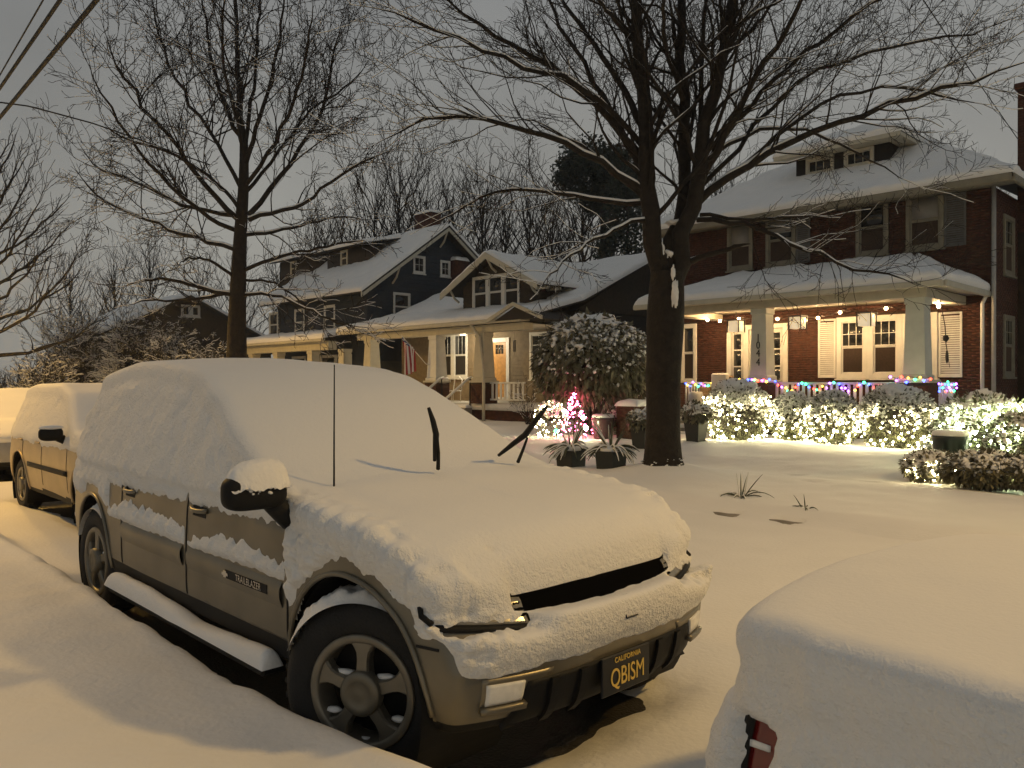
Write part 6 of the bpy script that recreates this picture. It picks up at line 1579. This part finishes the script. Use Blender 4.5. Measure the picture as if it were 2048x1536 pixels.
# clipped round evergreen tree in front of the bungalow
cS = np.array(at_Y(1187, 735, 15.6)); dS = -SY * cS[0] + CY * cS[1]; m_ = dS / FPX
rS = np.array([113 * m_, 113 * m_, 96 * m_]); cS[2] = HCAM + (HOR - 728) * m_
sh = bush('clipped_evergreen', 'dome clipped evergreen tree with drooping leaves and a thick snow cap', 'tree', cS, rS, 5200, .24, .055, M_leaf, 2300, seed=1, droop=.9, cap=.52, zmin=-.75, snow_s=(.025, .075))
gz = GZ(cS[0], cS[1])
tr_ = Tree(8)
for k in range(7):
    a = k * .9; b0 = np.array([cS[0] + .06 * math.cos(a), cS[1] + .06 * math.sin(a), gz - .05])
    P, R = tr_.limb([b0, b0 + (.05 * math.cos(a), .05 * math.sin(a), .6), cS + np.array([.6 * math.cos(a), .6 * math.sin(a), -rS[2] * .45])], .05, .02, 8, .06)
obj('trunk', tr_.mesh((0,), {0: 7}), M_bark, sh, True)
# lit bushes along the porch: (px centre, py centre, half-width px, half-height px, Y)
BS = [(1474, 828, 70, 66, 16.9, 'rounded bush wrapped in white lights nearest the porch steps', 150, .5), (1584, 838, 44, 50, 17.6, 'small bush with white lights beside the netted round bush', 95, .35), (1664, 838, 54, 53, 17.3, 'middle bush with white lights below the porch railing', 110, .35), (1792, 836, 72, 64, 16.8, 'snowy round bush with white lights below the sage column', 110, .55)]
for i, (px, py, hw, hh, Y, lab, nb, cap) in enumerate(BS):
    c = np.array(at_Y(px, py, Y)); m_ = (-SY * c[0] + CY * c[1]) / FPX; rad = np.array([hw * m_, hw * m_ * .85, hh * m_])
    c[2] = max(c[2], GZ(c[0], c[1]) + rad[2] * .8)
    bush('lit_bush', lab, 'bush', c, rad, 3400, .085, .022, M_leafb, 1300, 'bushes along the brick porch', seed=10 + i, droop=.2, cap=cap + .05, snow_s=(.018, .05))
    net('white light net over the ' + lab.split(' with')[0].split(' wrapped')[0] + (' by the steps' if i == 0 else ''), c, rad, nb, M_net if i < 3 else M_net, 110 + i, zmax=[.50, .42, .42, .30][i], group='white light nets')
# the tall lit shrub at the right and the low ones in front of it
for i, (px, py, hw, hh, Y, lab, nb, mm, cap) in enumerate(((1965, 872, 96, 82, 14.2, 'tall loose shrub with greenish white lights beside the dark pot', 240, M_netc, .2), (2045, 900, 70, 70, 13.4, 'leafy shrub with white lights past the tall loose shrub', 110, M_netc, .2),
        (1868, 936, 56, 29, 12.6, 'low shrub glowing with warm white lights on the lawn', 60, M_net, 0), (1972, 938, 78, 31, 12.3, 'low snowy shrub without lights beside the glowing one', 0, None, 0), (2060, 945, 50, 28, 12.2, 'low snowy shrub at the end of the bed', 10, M_netc, 0))):
    c = np.array(at_Y(px, py, Y)); m_ = (-SY * c[0] + CY * c[1]) / FPX; rad = np.array([hw * m_, hw * m_ * .8, hh * m_])
    c[2] = max(c[2], GZ(c[0], c[1]) + rad[2] * .7)
    bush('lit_bush' if nb else 'snowy_bush', lab, 'bush', c, rad, 2600, .10, .028, M_leafb if i < 2 else M_leaf, 420 if i < 2 else 800, 'bushes at the end of the lawn', seed=30 + i, droop=.25, cap=cap, core=(i != 0) or True, snow_s=(.02, .06))
    if nb: net('white light string through the ' + lab.split(' with')[0].split(' glowing')[0].split(' at the')[0] + ['', '', '', '', ' at the bed end'][i], c, rad * (1, 1, .9), nb, mm, 130 + i, zmax=.8, group='white light nets', size=.9)
# little pink tree and the white lit shrub beside it
c = np.array(at_Y(1148, 842, 14.4)); g0z = GZ(c[0], c[1])
pt = thing('pink_lit_tree', 'small twig tree wound with bright pink lights', 'tree', (c[0], c[1], g0z))
ts = Tree(61)
for k in range(22):
    a = k * 2.4; h = .12 + k * .043; l = .42 * (1 - k / 24) + .05; b0 = np.array([c[0], c[1], g0z + h])
    ts.limb([b0, b0 + (l * math.cos(a), l * math.sin(a), .12)], .012, .005, 5, .1)
ts.limb([(c[0], c[1], g0z - .05), (c[0], c[1], g0z + .6), (c[0], c[1], g0z + 1.15)], .03, .008, 6, .02)
obj('branches', ts.mesh((0,), {0: 5}), M_bark, pt)
rng = np.random.default_rng(9); n = 120; h = rng.random(n) ** 1.2; r = .50 * (1 - h) + .05; a = rng.uniform(0, 6.28, n)
lt = thing('pink_light_string', 'pink fairy lights wound through the small twig tree', 'string lights', (c[0], c[1], g0z))
pp = np.stack([c[0] + r * np.cos(a) * rng.uniform(.5, 1, n), c[1] + r * np.sin(a) * rng.uniform(.5, 1, n), g0z + .08 + h * 1.0], 1)
obj('bulbs', scatter_mesh(bv, bf, pp, rng.uniform(.5, 1.1, n)), M_pinkb, lt, kind='stuff')
o = np.argsort(pp[:, 2]); obj('wire', tube(pp[o][::3], .0035, 4), M_wire, lt)
c2_ = np.array(at_Y(1100, 842, 14.6)); g2 = GZ(c2_[0], c2_[1]); rad = np.array([.42, .42, .46])
bush('lit_bush', 'small bare-looking bush with white lights beside the pink tree', 'bush', c2_ * (1, 1, 0) + (0, 0, g2 + .45), rad, 700, .06, .016, M_leaf, 60, 'bushes by the walk', seed=50, cap=0, core=False)
net('white light net over the small bush beside the pink tree', c2_ * (1, 1, 0) + (0, 0, g2 + .45), rad, 70, M_net, 150, zmax=.95, group='white light nets', size=.9)
for (px, py, m, lab) in ((1112, 862, CB[2], 'green glowing bulb ornament on the snow by the pink tree'), (1172, 856, M_netc, 'greenish white bulb ornament beside the pink tree'), (1166, 835, M_bulb, 'amber bulb ornament beside the pink tree')):
    p = np.array(at_Y(px, py, 14.1)); t = thing('bulb_ornament', lab, 'ornament', tuple(p)); v, f = ico(.05, 2)
    obj('globe', (v + p, f), m, t, True); obj('stake', tube([(p[0], p[1], GZ(p[0], p[1]) - .05), p], .008, 5), M_metal, t)
# low dark hedge behind
for (px, w, lab) in ((1205, 1.0, 'low dark hedge behind the plum pot'), (1275, .9, 'low snowy hedge behind the brick pillar')):
    p = np.array(at_Y(px, 820, 16.6)); g_ = GZ(p[0], p[1]); bush('low_hedge', lab, 'hedge', (p[0], p[1], g_ + .42), (w, .5, .52), 1500, .08, .022, M_leaf, 260, None, seed=int(px), cap=.4)
# pots
def pot(name, label, x, y, prof, m, snow=True, n=24, square=False, group=None):
    z = GZ(x, y) - .03; t = thing(name, label, 'plant pot', (x, y, z), group)
    v, f = lathe(prof, 4 if square else n, (0, 0, 0))
    if square: v[:, :2] = v[:, :2] @ np.array([[math.cos(.785), -math.sin(.785)], [math.sin(.785), math.cos(.785)]])
    obj('pot', (v + (x, y, z), f), m, t, not square)
    r, h = prof[-1]
    if snow:
        iv, if_ = lathe([(r * .97, -.01), (r * 1.0, .03), (r * .93, .065), (r * .7, .085), (r * .35, .09), (.001, .092)], 20); 
        if square: iv = iv * (.72, .72, 1)
        obj('pot_snow', (iv + (x, y, z + h), if_), M_snow, t, True)
    return t, z + h
def strap_plant(t, x, y, z, n, L, seed, snow=True, wv=1.0, upf=.16):
    rng = np.random.default_rng(seed); P = []; R = []
    for k in range(n):
        a = rng.uniform(0, 6.28); up = rng.random() < upf; l = L * rng.uniform(.7, 1.1); e = rng.uniform(1.0, 1.45) if up else rng.uniform(.35, .9)
        d = np.array([math.cos(a) * math.cos(e), math.sin(a) * math.cos(e), math.sin(e)]); q = [np.array([x + .04 * math.cos(a), y + .04 * math.sin(a), z])]
        for s in range(6): d = d + np.array([0, 0, -.06 if up else -.26]); d /= np.linalg.norm(d); q.append(q[-1] + d * l / 6)
        P.append(q); R.append(np.array([.012, .016, .017, .015, .012, .008, .003]) * wv)
    P = np.array(P); R = np.array(R); obj('leaves', tubes(P, R, 4), M_strap, t)
    if snow:
        sel = rng.random(n) < .8; Q = P[sel].copy(); Q[..., 2] += .014; obj('leaf_snow', tubes(Q, R[sel] * 1.05, 5), M_snow, t, True)
for i, (px, py, lab) in enumerate(((1142, 924, 'square black pot of strap leaves under the pink lit tree'), (1222, 930, 'square black pot of strap leaves nearest the big trunk'))):
    x, y, _ = at_Z(px, py, .27); t, zt = pot('black_planter', lab, x, y, [(.23, 0), (.235, .01), (.26, .29), (.245, .30)], M_potb, True, square=True, group='strap leaf pots on the verge')
    strap_plant(t, x, y, zt + .02, 54, .50, 70 + i)
x, y, _ = at_Y(1206, 872, 14.7); t, zt = pot('plum_pot', 'tall plum glazed pot with snow on its rim', x, y, [(.20, 0), (.22, .02), (.27, .45), (.28, .50), (.26, .52)], M_potp)
strap_plant(t, x, y, zt, 14, .35, 75, False)
x, y, _ = at_Y(1286, 888, 13.6); t, zt = pot('black_planter', 'tall tapered black pot of snowy leaves beside the brick pillar', x, y, [(.20, 0), (.21, .01), (.28, .56), (.26, .57)], M_potb, False, square=True)
rng = np.random.default_rng(5); bq, bu = leafy(rng, (x, y, zt + .06), (.30, .30, .18), 260, .1, .04, .5); lv, lf_ = leaf_quad(.14, .045)
obj('leaves', scatter_mesh(lv, lf_, bq, 1, leaf_R(rng, len(bq), bu, .5)), M_leaf, t); obj('leaf_snow', puff(rng, bq[bu[:, 2] > -.1][:120] + (0, 0, .02), .03, .06), M_snow, t, True)
x, y, _ = at_Y(1392, 890, 15.3); t, zt = pot('black_planter', 'tapered black pot with snowy plant by the netted bush', x, y, [(.20, 0), (.21, .01), (.29, .58), (.27, .59)], M_potb, False, square=True)
bq, bu = leafy(rng, (x, y, zt + .06), (.30, .30, .20), 260, .1, .04, .5); obj('leaves', scatter_mesh(lv, lf_, bq, 1, leaf_R(rng, len(bq), bu, .5)), M_leaf, t); obj('leaf_snow', puff(rng, bq[bu[:, 2] > -.1][:120] + (0, 0, .02), .03, .06), M_snow, t, True)
x, y, _ = at_Y(1902, 908, 13.5); t, zt = pot('green_pot', 'large dark green bowl pot capped with snow on the lawn', x, y, [(.13, 0), (.16, .02), (.23, .25), (.265, .50), (.285, .57), (.27, .59)], M_potg)
# brick pillar by the walk
x, y, _ = at_Y(1268, 880, 15.2); gp = GZ(x, y)
t = thing('brick_pillar', 'low red brick pillar with a rounded snow cap by the walk', 'pillar', (x, y, gp)); h = .30
co = obj('core', box(x - h + .012, x + h - .012, y - h + .012, y + h - .012, gp - .1, gp + .78), M_mortar, t)
b1 = bricks('S', y - h + .012, x - h, x + h, gp - .1, gp + .78, seed=21); b2 = bricks('E', x + h - .012, y - h, y + h, gp - .1, gp + .78, seed=22)
o = obj('bricks', join((b1[0], b1[1].tolist()), (b2[0], b2[1].tolist())), M_brick, co); o['kind'] = 'stuff'
obj('snow_cap', snow_slab([(x - h - .02, y - h - .02, gp + .78), (x + h + .02, y - h - .02, gp + .78), (x + h + .02, y + h + .02, gp + .78), (x - h - .02, y + h + .02, gp + .78)], .15, .05, .02, .05), M_snow, t, True)
# snowy handrail by the steps seen left of the trunk
x0, y0, _ = at_Y(1262, 780, 18.0); x1, y1, _ = at_Y(1292, 815, 16.8)
hr = thing('walk_handrail', 'white sloping handrail beside the brick porch steps', 'handrail', (x1, y1, GZ(x1, y1)))
za, zb_ = zw(1262, 782, 18.0), zw(1292, 812, 16.8)
obj('rail', tube([(x0, y0, za), (x1, y1, zb_)], .055, 6), M_white, hr); obj('post', tube([(x1, y1, GZ(x1, y1) - .05), (x1, y1, zb_)], .03, 6), M_white, hr); obj('post', tube([(x0, y0, GZ(x0, y0) - .05), (x0, y0, za)], .03, 6), M_white, hr)
# coloured bulbs on the porch railing
cbm = [new_mesh('bulb', *ico(.030, 1), m, True) for m in CB]
cl_ = thing('coloured_light_string', 'string of coloured bulbs draped along the brick porch railing', 'string lights', (colx[1], PY - .1, 1.5))
rng = np.random.default_rng(12); wpt = []
def run(p0, p1, n, sag, off=0.0):
    for k in range(n):
        t_ = k / (n - 1); p = np.array(p0) * (1 - t_) + np.array(p1) * t_; p[2] += -sag * abs(math.sin(t_ * math.pi * 4)) + rng.normal(0, .015) + off
        wpt.append(p); q = p + rng.normal(0, .02, 3) * (1, .5, 1) + np.array([0, -.03, -.03]); inst('bulb', cbm[rng.integers(0, 5)], q, cl_, None, rng.uniform(.8, 1.15))
run((colx[0] + .05, PY + .3, 1.66), (colx[0] + .05, FY - .4, 1.62), 16, .10)
run((colx[1] - .40, PY - .36, 1.72), (colx[1] + .40, PY - .36, 1.72), 12, .03)
run((colx[1] + .42, PY - .08, 1.66), (colx[2] - .42, PY - .08, 1.66), 34, .20)
run((colx[2] - .40, PY - .38, 1.74), (colx[2] + .38, PY - .38, 1.72), 9, .03)
run((colx[2] + .30, PY - .1, 1.66), (colx[2] + .10, FY - .3, 1.62), 14, .04); run((colx[2] + .10, FY - .3, 1.50), (colx[2] + .14, PY + .1, 1.55), 16, .10)
obj('wire', tube(wpt, .005, 4), M_wire, cl_)
# dark hanging ornament against the right shutter
ox, oy = xw(1890, PY + .9), PY + .9
og = thing('hanging_ornament', 'dark dried branch hanging in front of the white shutter', 'ornament', (ox, oy, 1.9))
obj('stem', tube([(ox - .1, oy, 3.5), (ox, oy, 2.9), (ox + .02, oy, 2.5), (ox + .10, oy, 1.95)], [.008, .012, .012, .006], 5), M_metal, og)
iv, if_ = ico(1, 2); obj('knot', (iv * (.06, .05, .09) * (1 + .4 * fbm(iv[:, 0], iv[:, 1], iv[:, 2], 2, 2))[:, None] + (ox + .02, oy, 2.62), if_), M_metal, og)
obj('tassel', (iv * (.035, .03, .16) + (ox + .04, oy, 2.2), if_), M_metal, og)
# grass tufts at the far kerb
for i, (px, py, lab, L, n) in enumerate(((1482, 985, 'snowy clump of strap grass on the far verge', .40, 26), (1612, 1010, 'small dry tuft poking through the snow at the kerb', .2, 22))):
    x, y, _ = at_Z(px, py, .2); z = GZ(x, y); t = thing('grass_tuft', lab, 'grass tuft', (x, y, z)); strap_plant(t, x, y, z - .02, n, L, 90 + i, i == 0, .45, .12)
# ------------------------------------------------------------------ wires
def wire(label, pts, r):
    P = np.array(pts, float); t_ = np.linspace(0, 1, 24); a = np.array([np.interp(t_, np.linspace(0, 1, len(P)), P[:, k]) for k in range(3)]).T
    return obj('overhead_cable', tube(a, r, 6), M_wire, None, True, label, 'cable')
for (pa, pb, z, r, lab) in (((0, 236), (195, 0), 7.0, .040, 'thick lower overhead cable running along the street'), ((0, 178), (122, 0), 7.9, .036, 'middle overhead cable running along the street'), ((0, 152), (88, 0), 8.5, .016, 'thin top overhead cable running along the street')):
    q0 = np.array(at_Z(pa[0], pa[1], z)); q1 = np.array(at_Z(pb[0], pb[1], z)); d = (q1 - q0) / np.linalg.norm(q1 - q0)
    wire(lab, [q0 - d * 40 + (0, 0, .3), q0, q1, q1 + d * 14 + (0, 0, .15)], r)
q = [at_D(-200, 225, 20), at_D(0, 205, 22), at_D(60, 213, 23), at_D(190, 248, 24.5), at_D(420, 330, 27)]; wire('slim service cable drooping towards the second street tree', q, .022)
wire('service cable slanting down to the brick house chimney', [at_D(1780, -100, 12), at_D(1845, 0, 13.5), at_D(1935, 135, 17), np.array([-5.75, 24.1, 7.9])], .011)
# ------------------------------------------------------------------ snowy night air
mh = bpy.data.materials.new('snowy_air'); mh.use_nodes = True; ht = mh.node_tree; ht.nodes.clear()
mh.cycles.homogeneous_volume = True; mh.cycles.volume_sampling = 'DISTANCE'
ho = ht.nodes.new('ShaderNodeOutputMaterial'); hv = ht.nodes.new('ShaderNodeVolumePrincipled')
hv.inputs['Color'].default_value = (0.9, 0.9, 0.9, 1); hv.inputs['Density'].default_value = 0.0011; hv.inputs['Anisotropy'].default_value = 0.2
ht.links.new(hv.outputs[0], ho.inputs['Volume'])
hz_ = obj('haze', box(-302, 202, -202, 302, -1.2, 24), mh, kind='stuff')
# ------------------------------------------------------------------ street lamps and the added fill lamp (outside the frame, lit)
for (hx, hy, hz), sd, colr, pw, sang, sbl, lab in LAMPS:
    t = thing('street_lamp', lab, 'street lamp', (hx, hy + sd * 1.6, 0))
    obj('pole', tube([(hx, hy + sd * 1.6, 0), (hx, hy + sd * 1.6, hz * .6), (hx, hy + sd * 1.6, hz - .3), (hx, hy + sd * 1.2, hz + .15), (hx, hy + sd * .3, hz + .2)], [.10, .08, .06, .05, .04], 10), M_metal, t, True)
    hd = obj('lamp_head', box(hx - .18, hx + .18, hy - .32, hy + .32, hz + .08, hz + .26, .05), M_metal, t)
    obj('lens', box(hx - .13, hx + .13, hy - .24, hy + .24, hz + .045, hz + .078, .01), M_lampglow, hd)
    ld = bpy.data.lights.new('lamp_light', 'SPOT'); ld.energy = pw; ld.color = colr; ld.shadow_soft_size = .35
    ld.spot_size = math.radians(sang); ld.spot_blend = sbl
    lo = link(bpy.data.objects.new('lamp_light', ld)); lo.parent = t; lo.location = (0, -sd * 1.6, hz)
